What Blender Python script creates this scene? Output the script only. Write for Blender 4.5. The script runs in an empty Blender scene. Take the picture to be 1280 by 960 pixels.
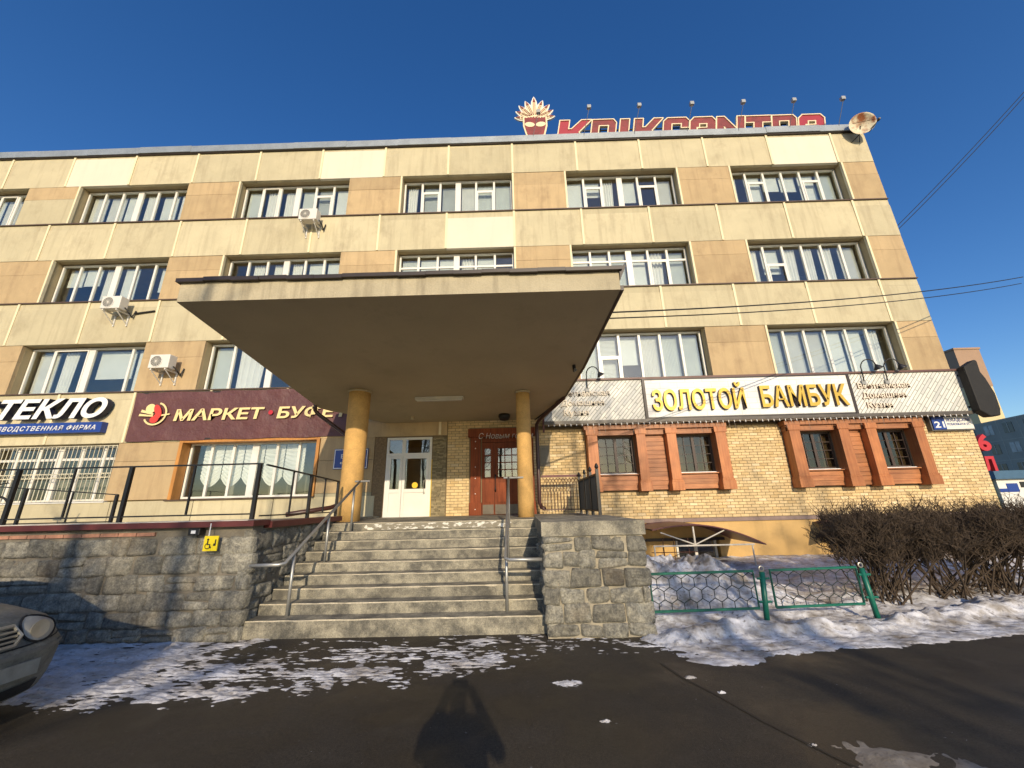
import bpy, math, random
from mathutils import Vector, Matrix, noise
random.seed(7)
R = math.radians
sc = bpy.context.scene
COL = sc.collection
# ------------------------------------------------------------------ camera, sky, sun, exposure
FY = 11.56            # facade plane (camera stands at the origin, looking +Y)
SUN_EL, SUN_AZ = 19.4, 8.5
cam_d = bpy.data.cameras.new('camera'); cam = bpy.data.objects.new('camera', cam_d); COL.objects.link(cam)
cam_d.sensor_width = 36; cam_d.lens = 490 / 1280 * 36; cam_d.clip_start = .05; cam_d.clip_end = 3000
def _axes(yaw, pit, rol):
    c, s = math.cos(yaw), math.sin(yaw)
    r0 = Vector((c, s, 0)); fy = Vector((-s, c, 0)); z = Vector((0, 0, 1))
    c, s = math.cos(pit), math.sin(pit)
    fw = c * fy + s * z; up = -s * fy + c * z
    c, s = math.cos(rol), math.sin(rol)
    return c * r0 + s * up, -s * r0 + c * up, fw
_r, _u, _f = _axes(.0105, .2955, -.0235)
cam.matrix_world = Matrix(((_r.x, _u.x, -_f.x, 0), (_r.y, _u.y, -_f.y, 0), (_r.z, _u.z, -_f.z, 1.62), (0, 0, 0, 1)))
sc.camera = cam
w = bpy.data.worlds.new('World'); sc.world = w; w.use_nodes = True
nt = w.node_tree; bg = nt.nodes['Background']
sky = nt.nodes.new('ShaderNodeTexSky'); sky.sky_type = 'NISHITA'; sky.sun_disc = False
sky.sun_elevation = R(SUN_EL); sky.sun_rotation = R(180 - SUN_AZ)
sky.altitude = 0; sky.air_density = 1.0; sky.dust_density = .6; sky.ozone_density = 3.0
hs = nt.nodes.new('ShaderNodeHueSaturation'); hs.inputs['Hue'].default_value = .510; hs.inputs['Saturation'].default_value = 1.27; hs.inputs['Value'].default_value = 1.4
nt.links.new(sky.outputs[0], hs.inputs['Color']); nt.links.new(hs.outputs[0], bg.inputs[0]); bg.inputs[1].default_value = .12
sun_d = bpy.data.lights.new('sun', 'SUN'); sun = bpy.data.objects.new('sun', sun_d); COL.objects.link(sun)
sun_d.energy = 4.2; sun_d.angle = R(.5); sun_d.color = (1, .83, .60)
to_sun = Vector((math.sin(R(SUN_AZ)) * math.cos(R(SUN_EL)), -math.cos(R(SUN_AZ)) * math.cos(R(SUN_EL)), math.sin(R(SUN_EL))))
sun.rotation_euler = to_sun.to_track_quat('Z', 'Y').to_euler(); sun.location = (5, -20, 20)
vs = sc.view_settings; vs.view_transform = 'Standard'; vs.look = 'None'; vs.gamma = 1; vs.exposure = 0.0
vs.use_curve_mapping = False

# ------------------------------------------------------------------ materials
def lin(c): return tuple(((v / 255) / 12.92 if v / 255 <= .04045 else ((v / 255 + .055) / 1.055) ** 2.4) for v in c)
class NT:
    def __init__(s, name):
        s.m = bpy.data.materials.new(name); s.m.use_nodes = True
        s.t = s.m.node_tree; s.b = s.t.nodes['Principled BSDF']; s._p = None
    def n(s, kind, **kw):
        o = s.t.nodes.new('ShaderNode' + kind)
        for k, v in kw.items():
            if hasattr(o, k): setattr(o, k, v)
        return o
    def l(s, a, b): s.t.links.new(a, b)
    def pos(s, scale=(1, 1, 1)):
        g = s.n('NewGeometry'); mp = s.n('Mapping'); mp.inputs['Scale'].default_value = scale
        s.l(g.outputs['Position'], mp.inputs['Vector']); return mp.outputs[0]
    def noise(s, scale, detail=4, sc3=(1, 1, 1), rough=.55):
        t = s.n('TexNoise'); t.inputs['Scale'].default_value = scale; t.inputs['Detail'].default_value = detail
        t.inputs['Roughness'].default_value = rough
        s.l(s.pos(sc3), t.inputs['Vector']); return t.outputs['Fac']
    def ramp(s, fac, a, b, va=0., vb=1.):
        m = s.n('MapRange'); m.inputs['From Min'].default_value = a; m.inputs['From Max'].default_value = b
        m.inputs['To Min'].default_value = va; m.inputs['To Max'].default_value = vb; m.clamp = True
        s.l(fac, m.inputs['Value']); return m.outputs[0]
    def mix(s, fac, a, b, mode='MIX'):
        m = s.n('Mix'); m.data_type = 'RGBA'; m.blend_type = mode
        if isinstance(fac, (int, float)): m.inputs[0].default_value = fac
        else: s.l(fac, m.inputs[0])
        for i, v in ((6, a), (7, b)):
            if isinstance(v, tuple): m.inputs[i].default_value = (*v[:3], 1)
            else: s.l(v, m.inputs[i])
        return m.outputs[2]
    def val(s, col, f):      # multiply colour by scalar socket
        h = s.n('HueSaturation'); s.l(f, h.inputs['Value'])
        if isinstance(col, tuple): h.inputs['Color'].default_value = (*col, 1)
        else: s.l(col, h.inputs['Color'])
        return h.outputs[0]
    def bump(s, h, strength=.3, dist=.01):
        b = s.n('Bump'); b.inputs['Strength'].default_value = strength; b.inputs['Distance'].default_value = dist
        s.l(h, b.inputs['Height']); s.l(b.outputs[0], s.b.inputs['Normal'])
    def rnd(s, a, b): return s.ramp(s.n('ObjectInfo').outputs['Random'], 0, 1, a, b)
MATS = {}
def mk(name, col, rough=.8, var=.12, scale=3., fine=0., bump=0., bscale=80., rnd=0., streak=0., dirt=None, metal=0., spec=None, bdist=.01, blotch=0.):
    if name in MATS: return MATS[name]
    n = NT(name); c = col
    f = n.ramp(n.noise(scale, 5), .25, .75, 1 - var, 1 + var)
    c = n.val(c, f)
    if fine: c = n.val(c, n.ramp(n.noise(bscale, 3), .3, .7, 1 - fine, 1 + fine))
    if rnd: c = n.val(c, n.rnd(1 - rnd, 1 + rnd))
    if streak:
        st = n.ramp(n.noise(1., 5, (6, 6, .5), .62), .50, .76, 0, streak)
        c = n.mix(st, c, dirt or tuple(v * .45 for v in col))
    if blotch:
        bl = n.ramp(n.noise(1.1, 9, (1, 1, .7), .72), .53, .70, 0, blotch)
        c = n.mix(bl, c, dirt or tuple(v * .5 for v in col))
        c = n.mix(n.ramp(n.noise(11, 6, rough=.75), .66, .74, 0, blotch), c, tuple(min(1, v * 1.35 + .03) for v in col))
    n.l(c, n.b.inputs['Base Color']); n.b.inputs['Roughness'].default_value = rough; n.b.inputs['Metallic'].default_value = metal
    if spec is not None: n.b.inputs['Specular IOR Level'].default_value = spec
    if bump: n.bump(n.noise(bscale, 4), bump, bdist)
    MATS[name] = n.m; return n.m
panel_m = mk('panel_cream', (.54, .475, .305), .85, .08, 1.6, .06, .3, 60, .09, .42, (.27, .21, .13), blotch=.4)
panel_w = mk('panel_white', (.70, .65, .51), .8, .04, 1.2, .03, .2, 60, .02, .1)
pier_m = mk('panel_ochre', (.48, .35, .19), .85, .10, 1.8, .06, .3, 60, .10, .4, (.25, .16, .085), blotch=.45)
reveal_m = mk('reveal_plaster', (.40, .32, .18), .9, .1, 2, .05, .2, 50)
strip_m = mk('joint_strip', (.78, .68, .44), .7, .06, 3)
sillm = mk('sill_brown', (.09, .055, .035), .5, .2, 3)
upvc = mk('white_plastic', (.74, .72, .66), .35, .05, 2, .02, 0, 40)
capm = mk('galvanised_cap', (.32, .35, .36), .45, .15, 2.5, .08, .2, 20, metal=.35)
def mat_concrete():
    n = NT('stair_concrete')
    c = n.mix(n.ramp(n.noise(3.2, 8, rough=.72), .40, .62), (.12, .113, .092), (.35, .32, .24))
    c = n.mix(n.ramp(n.noise(1.5, 5, (1, 1, 3)), .56, .66, 0, .55), c, (.10, .092, .075))
    c = n.val(c, n.ramp(n.noise(70, 3), .3, .7, .72, 1.3)); c = n.val(c, n.rnd(.88, 1.1))
    c = n.mix(n.ramp(n.noise(6, 6, (1, 1, 2.5), .7), .60, .70, 0, .6), c, (.36, .33, .25))
    n.l(c, n.b.inputs['Base Color']); n.b.inputs['Roughness'].default_value = .9; n.bump(n.noise(50, 6, rough=.7), .7, .012); return n.m
concrete = mat_concrete()
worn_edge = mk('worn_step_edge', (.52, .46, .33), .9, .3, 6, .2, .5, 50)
landing_w = None
canopy_m = mk('canopy_concrete', (.46, .40, .27), .9, .14, 2.2, .07, .35, 40, 0, .6, (.16, .13, .09), blotch=.5)
soffit_m = mk('soffit_paint', (.49, .41, .26), .85, .08, 1., .04, .2, 50, blotch=.28)
colm = mk('column_ochre', (.58, .35, .115), .8, .16, 5, .08, .5, 40, 0, .35, (.30, .18, .08), blotch=.35)
plinth_m = mk('plinth_ochre', (.62, .40, .15), .85, .12, 1.6, .05, .3, 60, 0, .2)
ledge_m = mk('ledge_mauve', (.25, .18, .15), .8, .2, 6, .1)
dark = mk('black_paint', (.012, .011, .010), .45, .2, 8)
flash_m = mk('dark_flashing', (.028, .018, .014), .45, .3, 4)
maroon = mk('maroon_paint', (.11, .022, .02), .5, .2, 5, .08)
pipe_m = mk('downpipe_maroon', (.055, .022, .018), .4, .2, 5)
steel = mk('galvanised_tube', (.40, .40, .38), .42, .12, 12, .05, 0, 60, metal=.55)
wire_m = mk('cable_black', (.02, .02, .02), .6)
stone_m = None
wood = None
gold = mk('gold_letter', (.62, .40, .06), .35, .1, 4, .04, metal=.35)
letter_side = mk('letter_side_maroon', (.05, .02, .012), .5)
greenp = mk('green_paint', (.008, .13, .085), .4, .2, 12, .1)
room_m = mk('room_wall', (.30, .28, .24), .9, .15, 1.2)
curtain_m = mk('curtain_white', (.84, .84, .80), .8, .06, 2.5)
blind_m = mk('blind_pale', (.76, .79, .76), .7, .06, 2.5)
acm = mk('unit_white', (.70, .67, .60), .5, .06, 5)
acdark = mk('unit_grille', (.10, .095, .085), .5, .2, 20)
banner_m = mk('banner_vinyl', (.115, .042, .040), .55, .12, 1.1, .03, .6, 2.2, bdist=.12)
cream_l = mk('letter_cream', (.80, .64, .30), .6, .04)
white_l = mk('letter_white', (.82, .82, .80), .5, .03)
navy = mk('letter_side_navy', (.012, .016, .045), .5)
bluebox = mk('sign_blue', (.015, .05, .26), .4, .06)
redm = mk('sign_red', (.48, .02, .03), .45, .06)
redworn = mk('roof_letter_red', (.21, .022, .022), .55, .35, 5, .15)
redfresh = mk('roof_letter_crimson', (.34, .015, .03), .5, .08)
cream_edge = mk('roof_letter_cream', (.80, .66, .42), .6, .08)
plate_w = mk('sign_white', (.74, .72, .66), .5, .08, 2)
tarp = mk('black_tarpaulin', (.009, .008, .007), .7, .2, 6, .1, .4, 12)
tiles_m = mk('slate_strip', (.30, .25, .15), .85, .35, 12, .1, .3, 60)

def mat_glass(name, tint=(.80, .86, .86), refl=.10, rough=.01):
    n = NT(name); t = n.t; t.nodes.remove(n.b)
    out = t.nodes['Material Output']
    tr = n.n('BsdfTransparent'); tr.inputs[0].default_value = (*tint, 1)
    gl = n.n('BsdfGlossy'); gl.inputs['Roughness'].default_value = rough; gl.inputs[0].default_value = (.97, .95, .92, 1)
    fr = n.n('LayerWeight'); fr.inputs['Blend'].default_value = .5
    pw = n.n('Math'); pw.operation = 'POWER'; pw.inputs[1].default_value = 4; n.l(fr.outputs['Facing'], pw.inputs[0])
    f = n.ramp(pw.outputs[0], 0, 1, refl, 1)
    wv = n.n('Bump'); wv.inputs['Strength'].default_value = .05; wv.inputs['Distance'].default_value = .02
    n.l(n.noise(1.4, 2), wv.inputs['Height']); n.l(wv.outputs[0], gl.inputs['Normal'])
    mx = n.n('MixShader'); n.l(f, mx.inputs[0]); n.l(tr.outputs[0], mx.inputs[1]); n.l(gl.outputs[0], mx.inputs[2])
    n.l(mx.outputs[0], out.inputs['Surface']); MATS[name] = n.m; return n.m
glass = mat_glass('window_glass', (.90, .92, .91), .085)
glass_d = mat_glass('dark_glass', (.6, .6, .56), .05)

def mat_stone(name, base, pale):
    n = NT(name)
    c = n.mix(n.ramp(n.noise(9, 8, rough=.72), .36, .68), base, pale)
    c = n.val(c, n.ramp(n.noise(45, 4), .3, .7, .65, 1.35)); c = n.val(c, n.rnd(.65, 1.25))
    c = n.mix(n.ramp(n.noise(1.3, 4), .60, .72, 0, .35), c, (.20, .13, .06))
    n.l(c, n.b.inputs['Base Color']); n.b.inputs['Roughness'].default_value = .9
    n.bump(n.noise(26, 8, rough=.75), 1.0, .035); return n.m
stone_m = mat_stone('rubble_stone', (.15, .145, .125), (.44, .41, .32))
mortar_m = mk('mortar', (.33, .29, .21), .95, .2, 6, .12, .5, 40)
mortar_d = mk('mortar_dark', (.17, .15, .115), .95, .2, 6, .12, .5, 40)

def mat_wood(name, a, b, axis=2):
    n = NT(name); s3 = [22, 22, 22]; s3[axis] = 1.3
    g = n.ramp(n.noise(1., 6, tuple(s3), .65), .3, .7)
    c = n.mix(g, a, b); c = n.val(c, n.rnd(.8, 1.2)); c = n.val(c, n.ramp(n.noise(2.5, 4), .3, .7, .85, 1.15))
    n.l(c, n.b.inputs['Base Color']); n.b.inputs['Roughness'].default_value = .5
    n.bump(g, .15, .004); return n.m
wood_v = mat_wood('stained_wood', (.34, .105, .03), (.50, .195, .062), 2)
wood_h = mat_wood('stained_planks', (.29, .095, .032), (.50, .215, .082), 0)
door_wood = mat_wood('door_wood', (.13, .027, .008), (.24, .058, .018), 2)
door_wood.node_tree.nodes['Principled BSDF'].inputs['Specular IOR Level'].default_value = .15
orange_wood = mat_wood('orange_frame', (.36, .15, .03), (.48, .22, .05), 2)

def mat_attr(name, rough=.85, bumps=.35, bscale=90):
    n = NT(name); a = n.n('VertexColor'); a.layer_name = 'tone'
    c = n.val(a.outputs[0], n.ramp(n.noise(9, 4), .3, .7, .88, 1.12))
    n.l(c, n.b.inputs['Base Color']); n.b.inputs['Roughness'].default_value = rough
    n.bump(n.noise(bscale, 3), bumps, .005); return n.m
brick_m = mat_attr('yellow_brick')
brick_mortar = mk('brick_mortar', (.20, .15, .085), .95, .2, 6)

def mat_step_top():
    n = NT('worn_step_paint')
    c = n.mix(n.ramp(n.noise(7, 5, (1, 1, 2.2), .65), .52, .58), (.25, .225, .17), (.72, .70, .62))
    n.l(c, n.b.inputs['Base Color']); n.b.inputs['Roughness'].default_value = .9; n.bump(n.noise(45, 4), .5, .01); return n.m
step_top_m = mat_step_top()

def mat_asphalt():
    n = NT('wet_asphalt')
    c = n.mix(n.ramp(n.noise(.55, 5), .35, .68), (.027, .022, .016), (.055, .045, .031))
    c = n.val(c, n.ramp(n.noise(45, 6, rough=.8), .3, .7, .45, 1.7))
    c = n.val(c, n.ramp(n.noise(140, 2), .3, .7, .6, 1.5))
    c = n.mix(n.ramp(n.noise(3.2, 6, (1, 2.2, 1), .7), .69, .73), c, (.09, .08, .065))
    c = n.mix(n.ramp(n.noise(1.7, 6, (1, 1.6, 1), .65), .56, .66, 0, .45), c, (.06, .051, .039))
    c = n.mix(n.ramp(n.noise(19, 5, (1, 2.2, 1), .65), .70, .72), c, (.50, .50, .52))
    n.l(c, n.b.inputs['Base Color'])
    n.l(n.ramp(n.noise(1.1, 4), .4, .62, .42, .85), n.b.inputs['Roughness'])
    n.b.inputs['Specular IOR Level'].default_value = .35
    n.bump(n.noise(170, 3), .55, .008); return n.m
asphalt = mat_asphalt()
def mat_snow(name, dirty=.5, lo=.55, hi=.75, col=(.80, .80, .82)):
    n = NT(name)
    d = n.ramp(n.noise(2.2, 7, (1, 1.3, 1), .68), lo, hi, 0, dirty)
    c = n.mix(d, col, (.20, .16, .11))
    c = n.mix(n.ramp(n.noise(5.5, 7, (1.2, 3, 1), .7), .50, .66, 0, dirty * .75), c, (.30, .27, .23))
    c = n.mix(n.ramp(n.noise(16, 5), .58, .70, 0, dirty * .95), c, (.11, .085, .06))
    n.l(c, n.b.inputs['Base Color']); n.b.inputs['Roughness'].default_value = .6
    n.b.inputs['Subsurface Weight'].default_value = 0
    n.bump(n.noise(30, 6, rough=.7), .5, .02); return n.m
snow_m = mat_snow('trodden_snow', .75, .42, .68, (.66, .66, .68))
snow_b = mat_snow('snow_bank', .9, .43, .64, (.74, .74, .76))
ice_m = mat_snow('brown_ice', .9, .35, .62, (.30, .27, .225))

def mat_diag():      # printed herringbone boards on the sign's side panels
    n = NT('printed_boards'); g = n.n('NewGeometry'); mp = n.n('Mapping'); mp.vector_type = 'TEXTURE'
    sx = n.n('SeparateXYZ'); n.l(g.outputs['Position'], sx.inputs[0]); cx = n.n('CombineXYZ')
    n.l(sx.outputs[0], cx.inputs[0]); n.l(sx.outputs[2], cx.inputs[1]); n.l(cx.outputs[0], mp.inputs[0])
    mp.inputs['Rotation'].default_value = (0, 0, R(48))
    bt = n.n('TexBrick'); n.l(mp.outputs[0], bt.inputs['Vector']); bt.inputs['Scale'].default_value = 1
    bt.inputs['Brick Width'].default_value = .62; bt.inputs['Row Height'].default_value = .085; bt.inputs['Mortar Size'].default_value = .008
    bt.inputs['Color1'].default_value = (.76, .74, .66, 1); bt.inputs['Color2'].default_value = (.58, .58, .54, 1); bt.inputs['Mortar'].default_value = (.20, .21, .17, 1)
    c = n.val(bt.outputs[0], n.ramp(n.noise(2, 4), .3, .7, .85, 1.1))
    n.l(c, n.b.inputs['Base Color']); n.b.inputs['Roughness'].default_value = .6; return n.m
diag_m = mat_diag()
def mat_whitebrick():
    n = NT('printed_white_bricks'); g = n.n('NewGeometry')
    sx = n.n('SeparateXYZ'); n.l(g.outputs['Position'], sx.inputs[0]); cx = n.n('CombineXYZ')
    n.l(sx.outputs[0], cx.inputs[0]); n.l(sx.outputs[2], cx.inputs[1])
    bt = n.n('TexBrick'); n.l(cx.outputs[0], bt.inputs['Vector']); bt.inputs['Scale'].default_value = 1
    bt.inputs['Brick Width'].default_value = .5; bt.inputs['Row Height'].default_value = .17; bt.inputs['Mortar Size'].default_value = .006
    bt.inputs['Color1'].default_value = (.80, .79, .75, 1); bt.inputs['Color2'].default_value = (.76, .76, .73, 1); bt.inputs['Mortar'].default_value = (.50, .50, .47, 1)
    n.l(n.val(bt.outputs[0], n.ramp(n.noise(1.6, 4), .3, .7, .88, 1.08)), n.b.inputs['Base Color'])
    n.b.inputs['Roughness'].default_value = .5; return n.m
whitebrick_m = mat_whitebrick()
bark = mk('hedge_twig', (.062, .042, .026), .9, .3, 8, .2)
bark_t = mk('tree_bark', (.07, .055, .04), .9, .3, 4)
car_m = mk('dirty_car_paint', (.185, .182, .15), .6, .35, 7, .2, .15, 50, metal=.2)
lamp_m = mk('dirty_lamp_lens', (.42, .40, .34), .35, .12, 9, .06)
rubber = mk('rubber', (.015, .015, .015), .8)
chrome = mk('dirty_chrome', (.45, .43, .36), .4, .15, 8, metal=.6)

# ------------------------------------------------------------------ mesh helpers
WL = {}                     # world location of every object by name
def wl(o): return WL.get(o.name, Vector((0, 0, 0))) if o else Vector((0, 0, 0))
def link(o, parent=None, at=None):
    COL.objects.link(o)
    at = Vector(at) if at is not None else (wl(parent) if parent else Vector((0, 0, 0)))
    if parent: o.parent = parent; o.location = at - wl(parent)
    else: o.location = at
    WL[o.name] = at; return o
def tag(o, label=None, cat=None, group=None, kind=None):
    if label: o['label'] = label
    if cat: o['category'] = cat
    if group: o['group'] = group
    if kind: o['kind'] = kind
    return o
def thing(name, loc, label, cat, group=None):
    return tag(link(bpy.data.objects.new(name, None), None, loc), label, cat, group)
class MB:
    def __init__(s): s.v = []; s.f = []; s.mi = []; s.cur = 0; s.fc = []; s.col = None; s.smooth = False
    def add(s, vs, fs):
        b = len(s.v); s.v.extend([tuple(p) for p in vs])
        for f in fs: s.f.append(tuple(i + b for i in f)); s.mi.append(s.cur); s.fc.append(s.col)
        return s
    def box(s, x0, x1, y0, y1, z0, z1, back=True):
        vs = [(x0, y0, z0), (x1, y0, z0), (x1, y1, z0), (x0, y1, z0), (x0, y0, z1), (x1, y0, z1), (x1, y1, z1), (x0, y1, z1)]
        fs = [(0, 3, 2, 1), (4, 5, 6, 7), (0, 1, 5, 4), (1, 2, 6, 5), (3, 0, 4, 7)]
        if back: fs.append((2, 3, 7, 6))
        return s.add(vs, fs)
    def prism(s, poly, y0, y1):          # polygon in XZ (counter-clockwise seen from -Y), y0 front
        n = len(poly)
        vs = [(x, y0, z) for x, z in poly] + [(x, y1, z) for x, z in poly]
        fs = [tuple(range(n)), tuple(range(2 * n - 1, n - 1, -1))] + [(i, i + n, (i + 1) % n + n, (i + 1) % n) for i in range(n)]
        return s.add(vs, fs)
    def prismz(s, poly, z0, z1):         # polygon in XY, ccw from above; z0/z1 numbers or per-vertex lists
        n = len(poly)
        a = z0 if isinstance(z0, (list, tuple)) else [z0] * n; b = z1 if isinstance(z1, (list, tuple)) else [z1] * n
        vs = [(x, y, a[i]) for i, (x, y) in enumerate(poly)] + [(x, y, b[i]) for i, (x, y) in enumerate(poly)]
        return s.add(vs, [tuple(range(n - 1, -1, -1)), tuple(range(n, 2 * n))] + [(i, (i + 1) % n, (i + 1) % n + n, i + n) for i in range(n)])
    def tube(s, pts, r, n=8, caps=True):
        pts = [Vector(p) for p in pts]; rs = r if isinstance(r, (list, tuple)) else [r] * len(pts)
        vs = []; fs = []; up = None
        for i, p in enumerate(pts):
            d = (pts[min(i + 1, len(pts) - 1)] - pts[max(i - 1, 0)])
            if d.length < 1e-9: d = Vector((0, 0, 1))
            d.normalize()
            if up is None: up = Vector((0, 0, 1)) if abs(d.z) < .9 else Vector((0, 1, 0))
            a = d.cross(up)
            if a.length < 1e-4: a = d.cross(Vector((1, 0, 0)))
            a.normalize(); b = d.cross(a); 
            for k in range(n):
                t = 2 * math.pi * k / n; vs.append(p + a * (math.cos(t) * rs[i]) + b * (math.sin(t) * rs[i]))
        for i in range(len(pts) - 1):
            for k in range(n):
                k2 = (k + 1) % n; fs.append((i * n + k, i * n + k2, (i + 1) * n + k2, (i + 1) * n + k))
        if caps: fs.append(tuple(range(n - 1, -1, -1))); fs.append(tuple(range((len(pts) - 1) * n, len(pts) * n)))
        return s.add(vs, fs)
    def lathe(s, prof, c, axis, n=20):    # prof [(r, h)], about axis from c
        c = Vector(c); ax = Vector(axis).normalized(); a = ax.orthogonal().normalized(); b = ax.cross(a)
        vs = [c + ax * h + (a * math.cos(2 * math.pi * k / n) + b * math.sin(2 * math.pi * k / n)) * r for r, h in prof for k in range(n)]
        fs = [(i * n + k, i * n + (k + 1) % n, (i + 1) * n + (k + 1) % n, (i + 1) * n + k) for i in range(len(prof) - 1) for k in range(n)]
        fs.append(tuple(range(n - 1, -1, -1))); fs.append(tuple(range((len(prof) - 1) * n, len(prof) * n)))
        return s.add(vs, fs)
    def grid(s, nu, nv, fn, closed=False):
        vs = [fn(i / (nu - 1), j / (nv - 1)) for j in range(nv) for i in range(nu)]
        fs = [(j * nu + i, j * nu + i + 1, (j + 1) * nu + i + 1, (j + 1) * nu + i) for j in range(nv - 1) for i in range(nu - 1)]
        return s.add(vs, fs)
    def build(s, name, mat, parent=None, at=None, smooth=None, bevel=0):
        at = Vector(at) if at is not None else wl(parent)
        me = bpy.data.meshes.new(name)
        me.from_pydata([(p[0] - at.x, p[1] - at.y, p[2] - at.z) for p in s.v], [], s.f)
        for m in (mat if isinstance(mat, (list, tuple)) else [mat]): me.materials.append(m)
        if any(s.mi): me.polygons.foreach_set('material_index', s.mi)
        if s.col is not None:
            ca = me.color_attributes.new('tone', 'FLOAT_COLOR', 'CORNER'); arr = []
            for p in me.polygons:
                c = s.fc[p.index] or (1, 1, 1)
                arr.extend((*c, 1) * p.loop_total)
            ca.data.foreach_set('color', arr)
        if smooth if smooth is not None else s.smooth:
            me.polygons.foreach_set('use_smooth', [True] * len(me.polygons))
        me.update(); me.validate()
        o = link(bpy.data.objects.new(name, me), parent, at)
        if bevel:
            b = o.modifiers.new('b', 'BEVEL'); b.width = bevel; b.segments = 2; b.limit_method = 'ANGLE'
        return o
def part(name, mat, parent, *boxes, **kw):
    for b in boxes: o = MB().box(*b).build(name, mat, parent, **kw)
    return o
def struct(o): return tag(o, kind='structure')
FONTC = [0]
CH = {}
def char_mesh(txt, size=1, offset=0., extr=.05, shear=0.):
    key = (txt, offset, shear)
    if key not in CH: CH[key] = _char_mesh(txt, size, offset, extr, shear)
    return CH[key]
def _char_mesh(txt, size=1, offset=0., extr=.05, shear=0.):
    c = bpy.data.curves.new('t', 'FONT'); c.body = txt; c.size = size; c.offset = offset; c.extrude = extr; c.shear = shear; c.resolution_u = 4
    o = bpy.data.objects.new('t', c); COL.objects.link(o); dg = bpy.context.evaluated_depsgraph_get(); dg.update()
    me = bpy.data.meshes.new_from_object(o.evaluated_get(dg)); bpy.data.objects.remove(o); bpy.data.curves.remove(c)
    vs = [v.co.copy() for v in me.vertices]; fs = [(tuple(p.vertices), p.normal.z) for p in me.polygons]; bpy.data.meshes.remove(me)
    return vs, fs
def lettering(txt, x0, x1, z0, z1, y, depth, mats, parent, offset=.015, shear=0., name='letter', slope=0., gap=0.):
    """raised letters on the plane y (front face at y-depth), one mesh per letter, fitted to the box"""
    data = []; pre = ''
    for ch in txt:
        pre += ch
        if ch == ' ': continue
        vs, fs = char_mesh(ch, 1, offset, .5, shear)
        if not vs: continue
        full, _ = char_mesh(pre, 1, offset, .5, shear)
        dx = max(v.x for v in full) - max(v.x for v in vs)
        data.append((ch, vs, fs, dx + gap * (len(pre) - 1)))
    ax = min(v.x + d for _, vs, _, d in data for v in vs); bx = max(v.x + d for _, vs, _, d in data for v in vs)
    cap, _ = char_mesh('Н' if txt.upper() == txt else 'В', 1, offset, .5, 0)
    az, bz = min(v.y for v in cap), max(v.y for v in cap)
    out = []
    for ch, vs, fs, d in data:
        m = MB()
        pts = []
        for v in vs:
            X = x0 + (v.x + d - ax) / (bx - ax) * (x1 - x0)
            pts.append((X, y - depth * (v.z + .5), z0 + (v.y - az) / (bz - az) * (z1 - z0) + slope * (X - x0)))
        b = len(m.v); m.v.extend(pts)
        for f, nz in fs:
            m.f.append(f); m.mi.append(0 if nz > .5 else 1); m.fc.append(None)
        out.append(m.build(name, mats, parent))
    return out
for _t, _o, _s in [('ЗОЛОТОЙ', 0.02, 0.0), ('БАМБУК', 0.02, 0.0), ('Вьетнамская', 0.012, 0.0), ('Домашняя', 0.012, 0.0), ('Кухня', 0.012, 0.0), ('21', 0.02, 0.0), ('ПОСАДСКАЯ', 0.01, 0.0), ('POSADSKAYA ST.', 0.005, 0.0), ('6', 0.04, 0.0), ('Л', 0.04, 0.0), ('Бе', 0.01, 0.0), ('«', 0.01, 0.0), ('СТЕКЛО', 0.035, 0.28), ('ПРОИЗВОДСТВЕННАЯ ФИРМА', 0.004, 0.25), ('МАРКЕТ', 0.028, 0.1), ('БУФЕТ', 0.028, 0.1), ('С Новым годом', -0.02, 0.25)]:        # read the glyphs while the scene is still small
    for _i in range(len(_t)): char_mesh(_t[_i], 1, _o, .5, _s); char_mesh(_t[:_i + 1], 1, _o, .5, _s)
    char_mesh('Н', 1, _o, .5, 0); char_mesh('В', 1, _o, .5, 0)
def holes_boxes(x0, x1, z0, z1, holes):
    xs = sorted({x0, x1, *[min(max(v, x0), x1) for h in holes for v in h[:2]]}); out = []
    for a, b in zip(xs, xs[1:]):
        if b - a < 1e-5: continue
        segs = sorted((max(h[2], z0), min(h[3], z1)) for h in holes if h[0] < (a + b) / 2 < h[1])
        z = z0
        for s, e in segs:
            if s > z: out.append((a, b, z, s))
            z = max(z, e)
        if z < z1: out.append((a, b, z, z1))
    return out
def fbm(x, y, z=0., o=4): return noise.fractal(Vector((x, y, z)), 1.0, 2.0, o)
def interp(tab, x):
    if x <= tab[0][0]: return tab[0][1]
    for (a, b), (c, d) in zip(tab, tab[1:]):
        if x <= c: return b + (d - b) * (x - a) / (c - a)
    return tab[-1][1]
def sstep(a, b, x):
    t = min(max((x - a) / (b - a), 0), 1); return t * t * (3 - 2 * t)

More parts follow.
